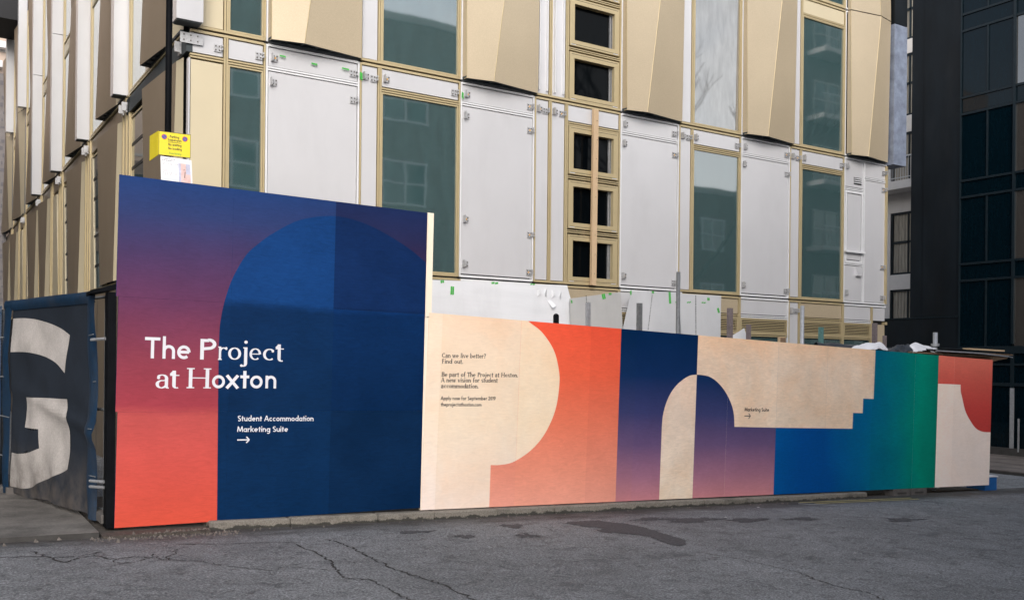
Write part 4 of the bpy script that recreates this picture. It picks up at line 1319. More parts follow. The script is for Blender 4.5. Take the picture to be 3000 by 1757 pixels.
# ------------------------------------------------------------------ left corner: mesh fence panels, black end post
def mesh_fence(p0, p1, zb, zt, label, letter=None, seed=1, tilt=0.0):
    """site fence panel with a printed fabric banner laced into blue webbing"""
    d = Vector((p1[0] - p0[0], p1[1] - p0[1], 0)); ln = d.length; d.normalize()
    nrm = Vector((d.y, -d.x, 0))
    if nrm.x > 0 and nrm.y > 0: nrm = -nrm
    if nrm.y > 0: nrm = -nrm
    fence = thing('mesh_fence', ((p0[0] + p1[0]) / 2, (p0[1] + p1[1]) / 2, 0.03), label, 'fence panel', 'printed mesh fence panels at the open corner')
    rr = random.Random(seed); ph = [rr.uniform(0, 6) for _ in range(6)]
    def surf(u, v, off=0.0):          # u 0..1 along, v height in metres
        t = (v - zb) / (zt - zb)
        w = .019 * math.sin(5 * u + 3.2 * v + ph[0]) * math.sin(2.1 * v + ph[1]) + .015 * math.sin(9 * u - 4.5 * v + ph[2]) + .004 * math.sin(21 * u + 9 * v + ph[3])
        w += .034 * math.exp(-((v - 1.18 + .5 * (u - .5)) / .085) ** 2) * (0.3 + u)
        w += .012 * math.sin(34 * u + 2 * v) * (1 - t) ** 2
        vv = v + (.02 * math.sin(7 * u + ph[4]) + .012 * math.sin(17 * u) - .075 * math.sin(math.pi * u) * 0) * (1 - t) ** 3
        p = Vector((p0[0], p0[1], 0)) + d * (u * ln) + nrm * (w + off)
        return (p.x, p.y, vv)
    mb = MB(); mb.grid(lambda u, t: surf(.07 + .86 * u, zb + .03 + (zt - zb - .13) * t), 40, 60)
    ban = mb.build('banner', M['banner'], fence, smooth=True)
    mb = MB()
    for sgn in (0, 1):                # blue side sleeves
        u0, u1 = ((-.01, .075), (.92, 1.0))[sgn]
        mb.grid(lambda u, t: surf(u0 + (u1 - u0) * u, zb + .02 + (zt - zb - .02) * t, .022 + .018 * math.sin(math.pi * u) + .012 * math.sin(11 * t + sgn * 2) * math.sin(math.pi * u)), 5, 40)
    mb.grid(lambda u, t: surf(-.01 + 1.01 * u, zt - .11 + .13 * t, .012 + .022 * math.sin(math.pi * t)), 40, 5)
    mb.build('webbing', M['blue_pipe'], fence, smooth=True)
    mb = MB()
    q0 = Vector((p0[0], p0[1], 0)) - nrm * .10; q1 = Vector((p1[0], p1[1], 0)) - nrm * .10
    for q in (q0, q1): mb.tube([(q.x, q.y, .04), (q.x, q.y, zt - .03)], .02, 8)
    for z in (.12, 1.2, zt - .04): mb.tube([(q0.x, q0.y, z), (q1.x, q1.y, z)], .017, 8)
    mb.build('frame', M['fence_steel'], fence, smooth=True)
    mb = MB()
    for k in range(14):
        q = q0.lerp(q1, (k + .5) / 14); mb.tube([(q.x, q.y, .12), (q.x, q.y, zt - .05)], .003, 4)
    mb.build('mesh_wire', M['fence_steel'], fence)
    mb = MB()
    for q in (q0, q1):
        mb = MB(); mb.box(q.x - .11, q.x + .11, q.y - .3, q.y + .3, .03, .12); mb.build('foot', M['concrete_block'], fence)
    for poly in letter or ():
        mb = MB()
        nu, nv = 34, 60
        us = [k / nu for k in range(nu + 1)]; vs = [zb + (zt - zb) * k / nv for k in range(nv + 1)]
        if True:
            pu = [q[0] for q in poly]; pv = [q[1] for q in poly]
            for i in range(nu):
                if us[i + 1] < min(pu) or us[i] > max(pu): continue
                for j in range(nv):
                    if vs[j + 1] < min(pv) or vs[j] > max(pv): continue
                    c = clip_poly(poly, us[i], us[i + 1], vs[j], vs[j + 1])
                    if c: mb.poly([surf(a, b, .005) for a, b in c])
        mb.build('letter_print', M['banner_white'], fence, smooth=True)
    mb = MB()
    for v in (.5, 1.0, 1.5, 2.0):
        mb.tube([surf(.93, v, .02), surf(1.01, v + .01, .06)], .005, 4); mb.tube([surf(.07, v, .02), surf(-.01, v + .02, .06)], .005, 4)
    mb.build('lacing', M['post_rope'], fence)
    return fence


def fabric(name, col, rough=0.8):
    nt = NT(name)
    n1 = nt.noise(2.2, 5, 0.65); n2 = nt.noise(120, 2, 0.5, (1, 1, .3)); n3 = nt.noise(120, 2, 0.5, (.3, .3, 1))
    x, y, z = nt.sep()
    mud = nt.math('MULTIPLY', nt.remap(z, 0.15, 0.75, 0.75, 0.0), nt.remap(nt.noise(5, 5, .6), .35, .65, .2, 1.0))
    c = mixc(nt, 1.0, col, nt.gray(nt.math('MULTIPLY', nt.remap(n1, .3, .7, .82, 1.15), nt.math('MULTIPLY', nt.remap(n2, .3, .7, .9, 1.1), nt.remap(n3, .3, .7, .9, 1.1)))), 'MULTIPLY')
    c = mixc(nt, mud, c, (0.11, 0.095, 0.085, 1))
    nt.set(color=c, rough=rough, spec=0.25)
    nt.bump(nt.math('ADD', n2, n3), 0.3, 0.002)
    return nt.mat


M['fence_steel'] = plain('dull_steel', (0.09, 0.095, 0.10, 1), 0.6, 0.3, 0.3, 20)
M['post_rope'] = plain('grey_cord', (0.22, 0.23, 0.24, 1), 0.8)
M['banner'] = fabric('banner_fabric', srgb(33, 40, 50))
M['banner_white'] = fabric('banner_print', (0.46, 0.43, 0.41, 1))
G1 = [(.0845, 2.247)] + spline([(.15, 2.246), (.237, 2.24), (.359, 2.216), (.477, 2.171), (.589, 2.104), (.698, 2.015)], 4) + [(.690, 1.814)] + spline([(.691, 1.584), (.593, 1.682), (.48, 1.753), (.363, 1.802), (.241, 1.825), (.0845, 1.824)], 4)
G2 = [(.256, 1.272), (.704, 1.29), (.712, 1.0), (.716, .709)] + spline([(.705, .492), (.6, .396), (.425, .262), (.269, .177), (.12, .140), (.075, .138)], 4) + [(.09, .565)] + spline([(.10, .563), (.2, .578), (.329, .621), (.421, .672)], 4) + [(.415, .809), (.413, .901), (.25, .907)]
mesh_fence((1.15, 13.67), (1.79, 10.88), .03, 2.46, 'navy banner fence panel with a big cropped white letter, beside the tall hoarding', [G1, G2], 3)
mesh_fence((-1.2, 14.35), (1.10, 13.78), .03, 2.40, 'mesh fence panel folded back at the far left with a pale strip on its edge', [[(.84, .3), (.91, .3), (.905, 1.0), (.89, 1.5), (.885, 1.8), (.905, 2.1), (.86, 2.05), (.84, 1.2)]], 8)
# black end of the hoarding
ep = thing('end_post', (1.86, 10.6, 0), 'black painted timber post closing the left end of the tall hoarding', 'post')
mb = MB(); mb.hexa([(1.800, 10.44, .0), (1.883, 10.44, .0), (1.885, 10.62, .0), (1.802, 10.62, .0), (1.800, 10.44, 2.44), (1.883, 10.44, 2.44), (1.885, 10.62, 2.44), (1.802, 10.62, 2.44)]); mb.build('post', M['black'], ep)
mb = MB(); mb.hexa([(1.66, 10.64, 2.43), (1.884, 10.46, 2.47), (1.884, 10.9, 2.47), (1.66, 10.9, 2.41), (1.66, 10.64, 2.46), (1.884, 10.46, 2.53), (1.884, 10.9, 2.53), (1.66, 10.9, 2.45)]); mb.build('cap_flashing', M['black'], ep)
for z in (.46, 1.95, .40):
    mb = MB(); mb.tube([(1.70, 10.80, z), (1.80, 10.56, z + .01)], .016, 8); mb.build('fence_clamp', M['galv'], ep)

# ------------------------------------------------------------------ lamp post, parking sign, notice
lp = thing('lamp_post', (2.54, 11.2, 0), 'slim black lamp post rising behind the left end of the hoarding', 'lamp post')
mb = MB(); mb.tube([(2.545, 11.2, -.05), (2.545, 11.2, 1.2)], .07, 16); mb.build('base', M['black'], lp, smooth=True)
mb = MB(); mb.tube([(2.545, 11.2, 1.2), (2.56, 11.2, 9.0)], .036, 16); mb.build('shaft', M['black'], lp, smooth=True)
mb = MB(); mb.tube([(2.56, 11.2, 9.0), (2.56, 11.0, 9.35), (2.56, 10.6, 9.45)], .03, 12); mb.build('arm', M['black'], lp, smooth=True)
mb = MB(); mb.hexa([(2.46, 10.2, 9.40), (2.66, 10.2, 9.40), (2.66, 10.75, 9.40), (2.46, 10.75, 9.40), (2.49, 10.25, 9.52), (2.63, 10.25, 9.52), (2.63, 10.7, 9.52), (2.49, 10.7, 9.52)]); mb.build('lantern', M['black'], lp)

ps = thing('parking_sign', (2.6, 11.1, 4.05), 'folded yellow parking suspension sign strapped to the black lamp post', 'sign')
SY = 11.10
def SP(x, z, off=0): return (x, SY - off - (x - 2.43) * .06, z)
mb = MB(); mb.hexa([SP(2.43, 4.052), SP(2.775, 4.052), SP(2.775, 4.052, -.004), SP(2.43, 4.052, -.004), SP(2.43, 4.322), SP(2.775, 4.322), SP(2.775, 4.322, -.004), SP(2.43, 4.322, -.004)]); mb.build('board', M['yellow'], ps)
mb = MB(); mb.hexa([(2.428, SY, 4.05), (2.424, SY + .004, 4.05), (2.395, SY + .30, 4.03), (2.401, SY + .30, 4.03), (2.428, SY, 4.322), (2.424, SY + .004, 4.322), (2.395, SY + .30, 4.315), (2.401, SY + .30, 4.315)]); mb.build('side_board', M['yellow'], ps)
mb = MB()
for z0, z1 in ((4.052, 4.057), (4.317, 4.322)): mb.poly([SP(2.43, z0, .001), SP(2.775, z0, .001), SP(2.775, z1, .001), SP(2.43, z1, .001)])
for x0, x1 in ((2.43, 2.434), (2.771, 2.775)): mb.poly([SP(x0, 4.057, .001), SP(x1, 4.057, .001), SP(x1, 4.317, .001), SP(x0, 4.317, .001)])
mb.poly([SP(2.53, 4.206, .001), SP(2.672, 4.206, .001), SP(2.672, 4.211, .001), SP(2.53, 4.211, .001)])
for k in range(4): mb.poly([(2.4265 - .0008 * 0 - (.09 + .03) * 0 - .0032 - .02 * k * .09, SY + .04 + .05 * k, 4.08 + .03 * (k % 2)), (2.4225 - .004 - .004 * k, SY + .07 + .05 * k, 4.08 + .03 * (k % 2)), (2.4225 - .004 - .004 * k, SY + .07 + .05 * k, 4.11 + .03 * (k % 2)), (2.4225 - .001 - .004 * k, SY + .04 + .05 * k, 4.11 + .03 * (k % 2))])
mb.build('border', M['ink'], ps)
def sign_text(t, x0, x1, z, size, mat, W=.12):
    mb = MB()
    for poly, lay in text_polys(t, x0, z, z, x1 - x0, size, W, False, .07):
        mb.poly([SP(a, b, .0012 + .0002 * lay) for a, b in poly])
    mb.build('lettering', M[mat], ps)
sign_text('Parking', 2.548, 2.648, 4.257, .042, 'ink'); sign_text('Suspension', 2.525, 2.675, 4.222, .042, 'ink')
sign_text('No waiting', 2.532, 2.674, 4.168, .042, 'ink'); sign_text('No loading', 2.532, 2.678, 4.125, .042, 'ink')
sign_text('hackney', 2.545, 2.675, 4.074, .034, 'sign_green')
for cx in (2.488, 2.712):
    for rr, mt, off in ((.030, 'sign_red', .001), (.024, 'sign_blue', .0016)):
        mb = MB(); mb.poly([SP(cx + rr * math.cos(k * math.pi / 12), 4.262 + rr * math.sin(k * math.pi / 12), off) for k in range(24)]); mb.build('roundel', M[mt], ps)
    mb = MB(); mb.poly([SP(cx - .018, 4.277, .0022), SP(cx - .014, 4.281, .0022), SP(cx + .018, 4.247, .0022), SP(cx + .014, 4.243, .0022)][::-1]); mb.build('roundel_bar', M['sign_red'], ps)

nt_ = thing('notice', (2.62, 11.1, 3.7), 'white paper notice with a street map hanging below the yellow sign', 'notice')
def NP(u, v, off=0):           # u 0..1, v 0..1 bottom..top
    x = 2.452 + .338 * u + .02 * (1 - v) * (0.4 + .6 * u)
    z = 3.66 + .385 * v - .012 * u
    return (x, SY + .012 - off - (x - 2.43) * .06 - .02 * math.sin(2.6 * u + 1) * (1 - v) + .03 * max(0, u - .8) * (v if v > .7 else 0), z)
mb = MB(); mb.grid(lambda u, v: NP(u, v), 12, 12); mb.build('sheet', M['paper'], nt_, smooth=True)
mb = MB()
for k, (v, u1) in enumerate(((.93, .46), (.88, .42), (.80, .52), (.77, .36), (.60, .28), (.565, .44), (.53, .50), (.495, .50), (.46, .3))):
    h = .018 if k < 2 else .010
    u = .05
    while u < u1:
        w = rng.uniform(.02, .06)
        mb.poly([NP(u, v, .002), NP(u + w, v, .002), NP(u + w, v + h, .002), NP(u, v + h, .002)]); u += w + .016
mb.build('print', plain('grey_print', (.25, .25, .28, 1), .8), nt_)
for us_, vs_, mt in (((.56, .95), (.28, .86), 'paper_map2'), ((.64, .80), (.05, .86), 'paper_map'), ((.80, .94), (.05, .55), 'paper_map')):
    mb = MB(); off = .002 + .001 * (mt == 'paper_map') + .0004 * (us_[0] > .7)
    mb.grid(lambda u, v: NP(us_[0] + (us_[1] - us_[0]) * u, vs_[0] + (vs_[1] - vs_[0]) * v, off), 3, 5); mb.build('map', M[mt], nt_)
mb = MB()
for u0, v0, u1, v1 in ((.74, .44, .76, .62), (.70, .66, .76, .69), (.68, .38, .74, .40)):
    mb.poly([NP(u0, v0, .0045), NP(u0 + .02, v0, .0045), NP(u1 + .02, v1, .0045), NP(u1, v1, .0045)])
mb.build('map_mark', M['ink'], nt_)

# ------------------------------------------------------------------ things showing above the low hoarding
PG = 'steel posts standing behind the low hoarding'
def steel_post(x, top, r, mat, label, y=11.2, square=False, cap=None):
    t = thing('steel_post', (x, y, zr(x) + .08), label, 'post', PG)
    mb = MB()
    if square:
        mb.box(x - r, x + r, y - r, y + r, zr(x) - .1, top)
        mb.box(x - r + .012, x + r - .012, y - r - .003, y - r, top - .5, top - .02)
    else: mb.tube([(x, y, zr(x) - .1), (x + .004, y, top)], r, 14)
    mb.build('shaft', M[mat], t, smooth=not square)
    mb = MB(); mb.tube([(x, y, zr(x) + .08), (x, y, zr(x) + .10)], r * 2.4, 14); mb.build('base_plate', M['galv'], t)
    if cap == 'round':
        mb = MB(); mb.tube([(x + .004, y, top)] + [(x + .004, y, top + r * math.sin(k * .3)) for k in range(1, 6)], [r] + [max(.003, r * math.cos(k * .3)) for k in range(1, 6)], 14); mb.build('cap', M[mat], t, smooth=True)
    elif cap == 'collar':
        mb = MB(); mb.tube([(x, y, top - .26), (x, y, top - .21)], r * 1.8, 12); mb.build('collar', M['galv'], t)
    return t


M['post_dark'] = plain('weathered_steel', (0.17, 0.175, 0.18, 1), 0.6, 0.3, 0.25, 25)
M['post_brown'] = plain('rusty_steel', (0.20, 0.165, 0.17, 1), 0.7, 0.2, 0.3, 25)
M['post_green'] = plain('green_steel', (0.10, 0.22, 0.21, 1), 0.6, 0.1, 0.25, 25)
steel_post(8.02, 2.43, .043, 'black', 'black round topped post in front of the big white plastic sheet', cap='round')
steel_post(8.61, 2.66, .028, 'galv', 'pale grey post beside the dotted line on the second plastic sheet', square=True)
steel_post(9.61, 2.69, .033, 'post_dark', 'dark grey square post in front of the third plastic sheet above the navy panel', square=True)
steel_post(10.41, 3.22, .033, 'post_dark', 'tallest grey tube rising past the white plastic sheets')
steel_post(11.575, 2.69, .036, 'post_brown', 'rusty post in front of the louvre just right of the plastic sheets', square=True)
steel_post(12.02, 2.43, .03, 'post_brown', 'short rusty post behind the torn corner of plastic sheet', square=True)
steel_post(13.36, 2.80, .036, 'galv', 'pale galvanised tube beside the white strip between two louvres')
steel_post(13.87, 2.44, .034, 'post_green', 'green post in front of the louvre near the black tarpaulin', square=True)
steel_post(15.40, 2.56, .036, 'post_brown', 'brown post against the last gold panel of the facade', square=True)
steel_post(15.70, 2.33, .028, 'post_brown', 'thin brown post at the far right corner of the facade', square=True)
steel_post(16.48, 2.40, .042, 'galv', 'galvanised tube with a collar standing on the plank roof', y=10.66, cap='collar')
tb = thing('timber_stub', (12.83, 11.2, zr(12.8)), 'pale timber stub peeping over the cream part of the low hoarding', 'timber')
mb = MB(); mb.box(12.76, 12.91, 11.17, 11.22, zr(12.8), 2.235); mb.build('stub', M['timber'], tb)
mb = MB(); mb.box(12.77, 12.90, 11.165, 11.169, 2.10, 2.225); mb.build('grain_face', M['timber_old'], tb)


def plastic_sheet(label, pts, y, lean, marks=(), tapes=(), curl=0.0, mat='sheet'):
    """thin protective sheet, pts in (x, z); leans on the facade: lower is nearer the street"""
    ztop = max(p[1] for p in pts)
    xa, xb = min(p[0] for p in pts), max(p[0] for p in pts); za = min(p[1] for p in pts)
    t = thing('plastic_sheet', ((xa + xb) / 2, y - lean, za), label, 'protective sheet', 'protective plastic sheets propped against the facade')
    def S(x, z, off=0.0):
        u = (x - xa) / (xb - xa)
        return (x, y - lean * (ztop - z) / (ztop - za) - curl * math.sin(math.pi * u) - off + .008 * math.sin(6 * x + 2 * z), z)
    mb = MB(); n = 14
    for i in range(n):
        for j in range(n):
            x0, x1 = xa + (xb - xa) * i / n, xa + (xb - xa) * (i + 1) / n
            z0, z1 = za + (ztop - za) * j / n, za + (ztop - za) * (j + 1) / n
            c = clip_poly(pts, x0, x1, z0, z1)
            if c:
                mb.poly([S(*q) for q in c]); mb.poly([S(q[0], q[1], -.006) for q in c][::-1])
    mb.build('sheet', M[mat], t)
    for x0, z0, x1, z1, w, dash in marks:
        mb = MB(); L = math.hypot(x1 - x0, z1 - z0); k = 0.0
        while k < L:
            s = rng.uniform(.012, .03) * dash; a, b = k / L, min(1, (k + s) / L)
            p, q = (x0 + (x1 - x0) * a, z0 + (z1 - z0) * a), (x0 + (x1 - x0) * b, z0 + (z1 - z0) * b)
            mb.poly([S(p[0] - w, p[1], .004), S(q[0] - w, q[1], .004), S(q[0] + w, q[1], .004), S(p[0] + w, p[1], .004)][::-1]); k += s + rng.uniform(.008, .016)
        mb.build('printed_line', M['sheet_mark'], t)
    for x, z, w, h, a in tapes:
        mb = MB(); ca, sa = math.cos(a), math.sin(a)
        for k in range(2):
            dx = (k - .5) * w * .55
            mb.poly([S(x + (px + dx) * ca - pz * sa, z + (px + dx) * sa + pz * ca, .0045) for px, pz in ((-w * .24, -h / 2), (w * .24, -h / 2 + .01), (w * .24, h / 2), (-w * .24, h / 2 - .008))])
        mb.build('green_tape', M['green_tape'], t)
    return t, S


t1, S1 = plastic_sheet('widest white plastic sheet between the tall hoarding and the gold windows, with grey flaps', [(6.3, 3.0), (9.42, 3.06), (9.46, 2.90), (9.62, 2.39), (9.75, 1.6), (6.3, 1.6)], 12.84, .16,
                       tapes=((7.02, 2.99, .06, .05, .2), (7.19, 2.86, .06, .14, -.1), (7.98, 3.02, .12, .04, 0), (8.72, 3.04, .09, .03, 0)))
mb = MB()
for x0, z, up in ((8.80, 2.91, 1), (8.98, 2.91, -1), (9.08, 2.90, 1), (9.27, 2.88, -1)):
    mb = MB(); mb.poly([S1(x0, z - .07, .004), S1(x0 + .035 * up, z + .04, .05), S1(x0 + .05 * up, z - .02, .04)]); mb.poly([S1(x0, z - .07, .004), S1(x0 + .01, z + .06, .006), S1(x0 + .035 * up, z + .04, .05)]); mb.build('torn_flap', M['sheet'], t1)
mb = MB()
mb.poly([S1(8.99, 2.78, .004), S1(9.06, 2.66, .05), S1(9.13, 2.70, .06), S1(9.05, 2.80, .01)])
mb.build('torn_flap', M['sheet'], t1)
plastic_sheet('greyish plastic sheet with a sloping top below the gold windows', [(9.40, 2.83), (10.52, 3.0), (10.52, 1.8), (9.40, 1.8)], 12.76, .10,
              mat='sheet_grey', marks=((9.76, 2.90, 9.78, 2.3, .008, 1.0),), tapes=((9.44, 2.78, .03, .06, .2), (10.13, 2.90, .07, .10, .25), (10.27, 2.95, .06, .05, .1)))
plastic_sheet('slanted plastic sheet with a faint printed line above the navy panel', [(10.80, 3.03), (12.0, 3.07), (12.0, 1.8), (10.40, 1.8), (10.55, 2.37)], 12.80, .12,
              mat='sheet_mid', marks=((11.26, 2.98, 11.13, 2.35, .007, .7),), tapes=((10.78, 3.0, .03, .09, -.1), (11.28, 3.03, .05, .05, 0), (11.69, 2.95, .05, .22, 0), (11.87, 2.88, .09, .04, 0)))
plastic_sheet('rightmost plastic sheet with a bold dashed line, next to the gold louvres', [(11.84, 3.03), (12.90, 3.04), (12.82, 2.27), (12.80, 1.8), (11.84, 1.8)], 12.70, .10,
              mat='sheet_mid', marks=((12.23, 3.01, 12.20, 2.3, .009, 1.2),), tapes=((12.06, 2.88, .09, .03, .1), (12.42, 2.89, .10, .03, 0), (12.55, 2.96, .06, .06, 0), (12.80, 2.76, .05, .10, .3)))
t5, _ = plastic_sheet('small bent corner of white plastic sheet poking above the cream panel', [(12.04, 2.20), (12.46, 2.40), (12.60, 2.12), (12.6, 1.6), (12.0, 1.6)], 11.75, .02, curl=.05)

# bunched tarpaulins and the plank roof at the right end
def tarp(name, label, mat, pts, amp, seed):
    """heap of sheeting: ridge line pts (x, y, z, half width)"""
    rr = random.Random(seed); ph = [rr.uniform(0, 6) for _ in range(6)]
    t = thing(name, (pts[0][0], pts[0][1], pts[0][2] - .2), label, 'tarpaulin', 'bunched tarpaulins on top of the hoarding')
    sp = spline(pts, 10)
    def f(u, v):
        i = min(int(u * (len(sp) - 1)), len(sp) - 2); k = u * (len(sp) - 1) - i
        x, y, z, w = (a + (b - a) * k for a, b in zip(sp[i], sp[i + 1]))
        s = (v - .5) * 2
        zz = z - (abs(s) ** 1.6) * w * .8 + amp * (math.sin(23 * u + 5 * v + ph[0]) * .5 + math.sin(11 * u - 9 * v + ph[1]) + .5 * math.sin(37 * u + 14 * v + ph[2]))
        return (x + amp * math.sin(13 * v + 9 * u + ph[3]), y + s * w, zz)
    mb = MB(); mb.grid(f, 40, 16)
    mb.build('fold', M[mat], t, smooth=True)
    mb = MB(); mb.tube([f(k / 12, .05) for k in range(13)], .006, 5); mb.build('hem', M[mat], t)
    return t


tarp('tarpaulin', 'long black tarpaulin lying low along the hoarding top behind the cream panel', 'tarp_black', [(13.3, 10.85, 2.13, .22), (14.0, 10.85, 2.15, .24), (14.7, 10.85, 2.12, .24), (15.0, 10.85, 2.10, .24), (15.5, 10.85, 2.12, .22)], .016, 2)
tarp('tarpaulin', 'white crumpled tarpaulin peak just left of the green panel top', 'tarp_white', [(13.95, 10.62, 2.06, .10), (14.25, 10.62, 2.13, .14), (14.5, 10.62, 2.17, .15), (14.72, 10.62, 2.17, .15), (14.84, 10.62, 2.12, .12), (14.90, 10.62, 2.02, .08)], .012, 5)
tarp('tarpaulin', 'white tarpaulin hump beside the galvanised tube above the green panel', 'tarp_white', [(15.5, 10.62, 2.08, .12), (15.7, 10.62, 2.17, .16), (15.95, 10.62, 2.175, .16), (16.2, 10.62, 2.13, .15), (16.5, 10.62, 2.07, .12)], .010, 9)
tarp('tarpaulin', 'dark grey tarpaulin fold between the two white ones', 'tarp_black', [(14.9, 10.66, 2.03, .1), (15.2, 10.66, 2.10, .16), (15.5, 10.66, 2.15, .16), (15.62, 10.66, 2.15, .14)], .012, 4)
pr = thing('plank_roof', (17.2, 10.8, 1.95), 'stack of weathered boards and black felt roofing the right end of the low hoarding', 'roof boards')
for k, (x0, x1, y0, y1, z, dz, mt) in enumerate(((15.4, 18.55, 10.46, 11.5, 2.00, .022, 'timber_old'), (16.2, 18.70, 10.40, 11.4, 2.035, .018, 'timber_old'), (15.9, 18.15, 10.44, 11.3, 2.062, .018, 'tarp_black'), (17.2, 18.42, 10.41, 10.55, 2.085, .03, 'timber'), (16.6, 17.6, 10.46, 10.9, 2.09, .012, 'tarp_black'))):
    mb = MB(); s = -.03
    mb.hexa([(x0, y0, z), (x1, y0, z + s * (x1 - x0) * .6), (x1, y1, z + s * (x1 - x0) * .6), (x0, y1, z), (x0, y0, z + dz), (x1, y0, z + dz + s * (x1 - x0) * .6), (x1, y1, z + dz + s * (x1 - x0) * .6), (x0, y1, z + dz)])
    mb.build('board' if mt != 'tarp_black' else 'roofing_felt', M[mt], pr)
mb = MB(); mb.hexa([(18.05, 10.46, 1.86), (18.62, 10.46, 1.93), (18.62, 11.2, 1.93), (18.05, 11.2, 1.86), (18.05, 10.46, 1.98), (18.62, 10.46, 1.97), (18.62, 11.2, 1.97), (18.05, 11.2, 1.98)]); mb.build('fascia', M['timber_old'], pr)
mb = MB(); mb.tube([(16.1, 10.40, 2.045), (17.4, 10.38, 2.02), (18.5, 10.38, 1.965), (18.72, 10.42, 1.95)], .012, 6); mb.build('cable', M['galv'], pr)

# packing blocks under the raised end, blue crate, litter
for x0, x1, lb in ((14.89, 15.35, 'left of two dark concrete blocks propping the green end of the hoarding'), (15.40, 15.86, 'right of two dark concrete blocks propping the green end of the hoarding')):
    b = thing('concrete_block', ((x0 + x1) / 2, 10.5, zr(x0)), lb, 'block', 'concrete blocks under the hoarding')
    mb = MB(); mb.sbox(x0, x1, 10.40, 10.62, lambda x: zr(x) - .02, lambda x: L_OZ - .0375 * (x - L_OX) - .004); mb.build('block', M['concrete_block'], b)
    mb = MB(); mb.sbox(x0 + .1, x1 - .1, 10.396, 10.4, lambda x: zr(x) + .03, lambda x: zr(x) + .06); mb.build('chipped_face', M['slab_edge'], b)
bc = thing('blue_crate', (18.25, 10.7, zr(18.2)), 'blue plastic block poking out behind the right end of the hoarding', 'crate')
mb = MB(); mb.sbox(17.95, 18.37, 10.52, 10.9, lambda x: zr(x), lambda x: zr(x) + .26); mb.build('body', M['blue_plastic'], bc)
mb = MB(); mb.sbox(17.94, 18.40, 10.51, 10.91, lambda x: zr(x) + .26, lambda x: zr(x) + .285); mb.build('rim', M['tarp_white'], bc)
for x, y, lb, s in ((9.55, 9.28, 'scrap of white litter on the dark patch of road', .032), (10.9, 9.93, 'flat pale litter by the kerb before the yellow lines', .04), (8.9, 6.7, 'tiny white scrap on the open road in the foreground', .025)):
    mb = MB()
    c = [(x + s * math.cos(k * 1.26 + .4) * rng.uniform(.5, 1), y + s * math.sin(k * 1.26 + .4) * rng.uniform(.4, .8)) for k in range(5)]
    for k in range(5):
        mb.poly([(c[k][0], c[k][1], zr(c[k][0]) + .008), (c[(k + 1) % 5][0], c[(k + 1) % 5][1], zr(c[(k + 1) % 5][0]) + .008), (x, y, zr(x) + .018)])
    tag(mb.build('litter', M['litter']), lb, 'litter')

# timber batten clamped over the gold windows, its inner twin, and the bag behind the lowest window
bt = thing('timber_batten', (10.06, 12.9, 3.1), 'long softwood batten clamped upright over the gold windows', 'timber')
mb = MB(); mb.hexa([(9.985, 12.90, 3.10), (10.09, 12.90, 3.10), (10.09, 12.955, 3.10), (9.985, 12.955, 3.10), (10.02, 12.92, 6.14), (10.125, 12.92, 6.14), (10.125, 12.975, 6.14), (10.02, 12.975, 6.14)]); mb.build('batten', M['timber'], bt)
mb = MB()
for k in range(9): mb.tube([(10.045 + .004 * k + .01 * (k % 2), 12.899, 3.3 + .33 * k), (10.045 + .004 * k + .01 * (k % 2), 12.893 + .002 * k, 3.3 + .33 * k)], .006, 6)
mb.build('screw', M['bolt'], bt)
ib = thing('timber_batten', (9.93, 13.2, 3.1), 'second softwood batten inside the gold window openings', 'timber')
mb = MB(); mb.box(9.94, 10.03, 13.16, 13.20, 3.09, 6.15); mb.build('batten', M['timber'], ib)
bag = thing('rubble_bag', (10.15, 13.5, 3.1), 'pale sack slumped inside the lowest gold window', 'bag')
mb = MB()
mb.grid(lambda u, v: (10.22 + (.22 - .03 * v) * math.cos(2 * math.pi * u) * (1 - .35 * max(0, v - .7) / .3) + .02 * math.sin(9 * u + 6 * v), 13.5 + .14 * math.sin(2 * math.pi * u), 3.09 + .56 * v + .03 * math.sin(14 * u)), 24, 10)
mb.build('sack', M['tarp_white'], bag, smooth=True)

# ------------------------------------------------------------------ buildings to the right and beyond
DX = 29.5
db_ = thing('office_building', (DX, 16, zr(DX)), 'black clad office building with a dark glass curtain wall on the right', 'building')
def dpart(name, mat, *boxes, parent=None):
    mb = MB()
    for b in boxes: mb.box(*b)
    return mb.build(name, M[mat], parent or db_)
H_D = 16.0
dpart('core_wall', 'gap', (DX + .12, DX + 14, 4.0, 18.2, -2.5, H_D), (DX + .12, DX + 14, 18.2, 20.0, 3.5, H_D))
dpart('cladding_panel', 'dark_tile', (DX + .02, DX + .12, 18.26, 19.585, 3.46, H_D))
dpart('cladding_panel', 'dark_tile', (DX + .06, DX + .12, 19.60, 20.09, 3.46, H_D), (DX + .12, DX + 14, 20.0, 20.09, 3.46, H_D))
dpart('cladding_panel', 'dark_tile', (DX + .02, DX + .12, 18.26, 21.2, -2.5, 3.40), (DX + .12, DX + 5, 18.3, 21.2, -2.5, 3.40))
dpart('coping', 'dark_frame', (DX - .0, DX + .14, 18.26, 21.22, 3.405, 3.45))
dpart('mullion', 'dark_frame', (DX - .02, DX + .1, 18.21, 18.255, -2.5, H_D))
YC = [18.21, 16.43, 14.63, 12.83, 11.03, 9.23, 7.43, 5.63]
for a in YC[1:]:
    dpart('mullion', 'dark_frame', (DX - .03, DX + .1, a - .04, a + .04, 2.5, H_D))
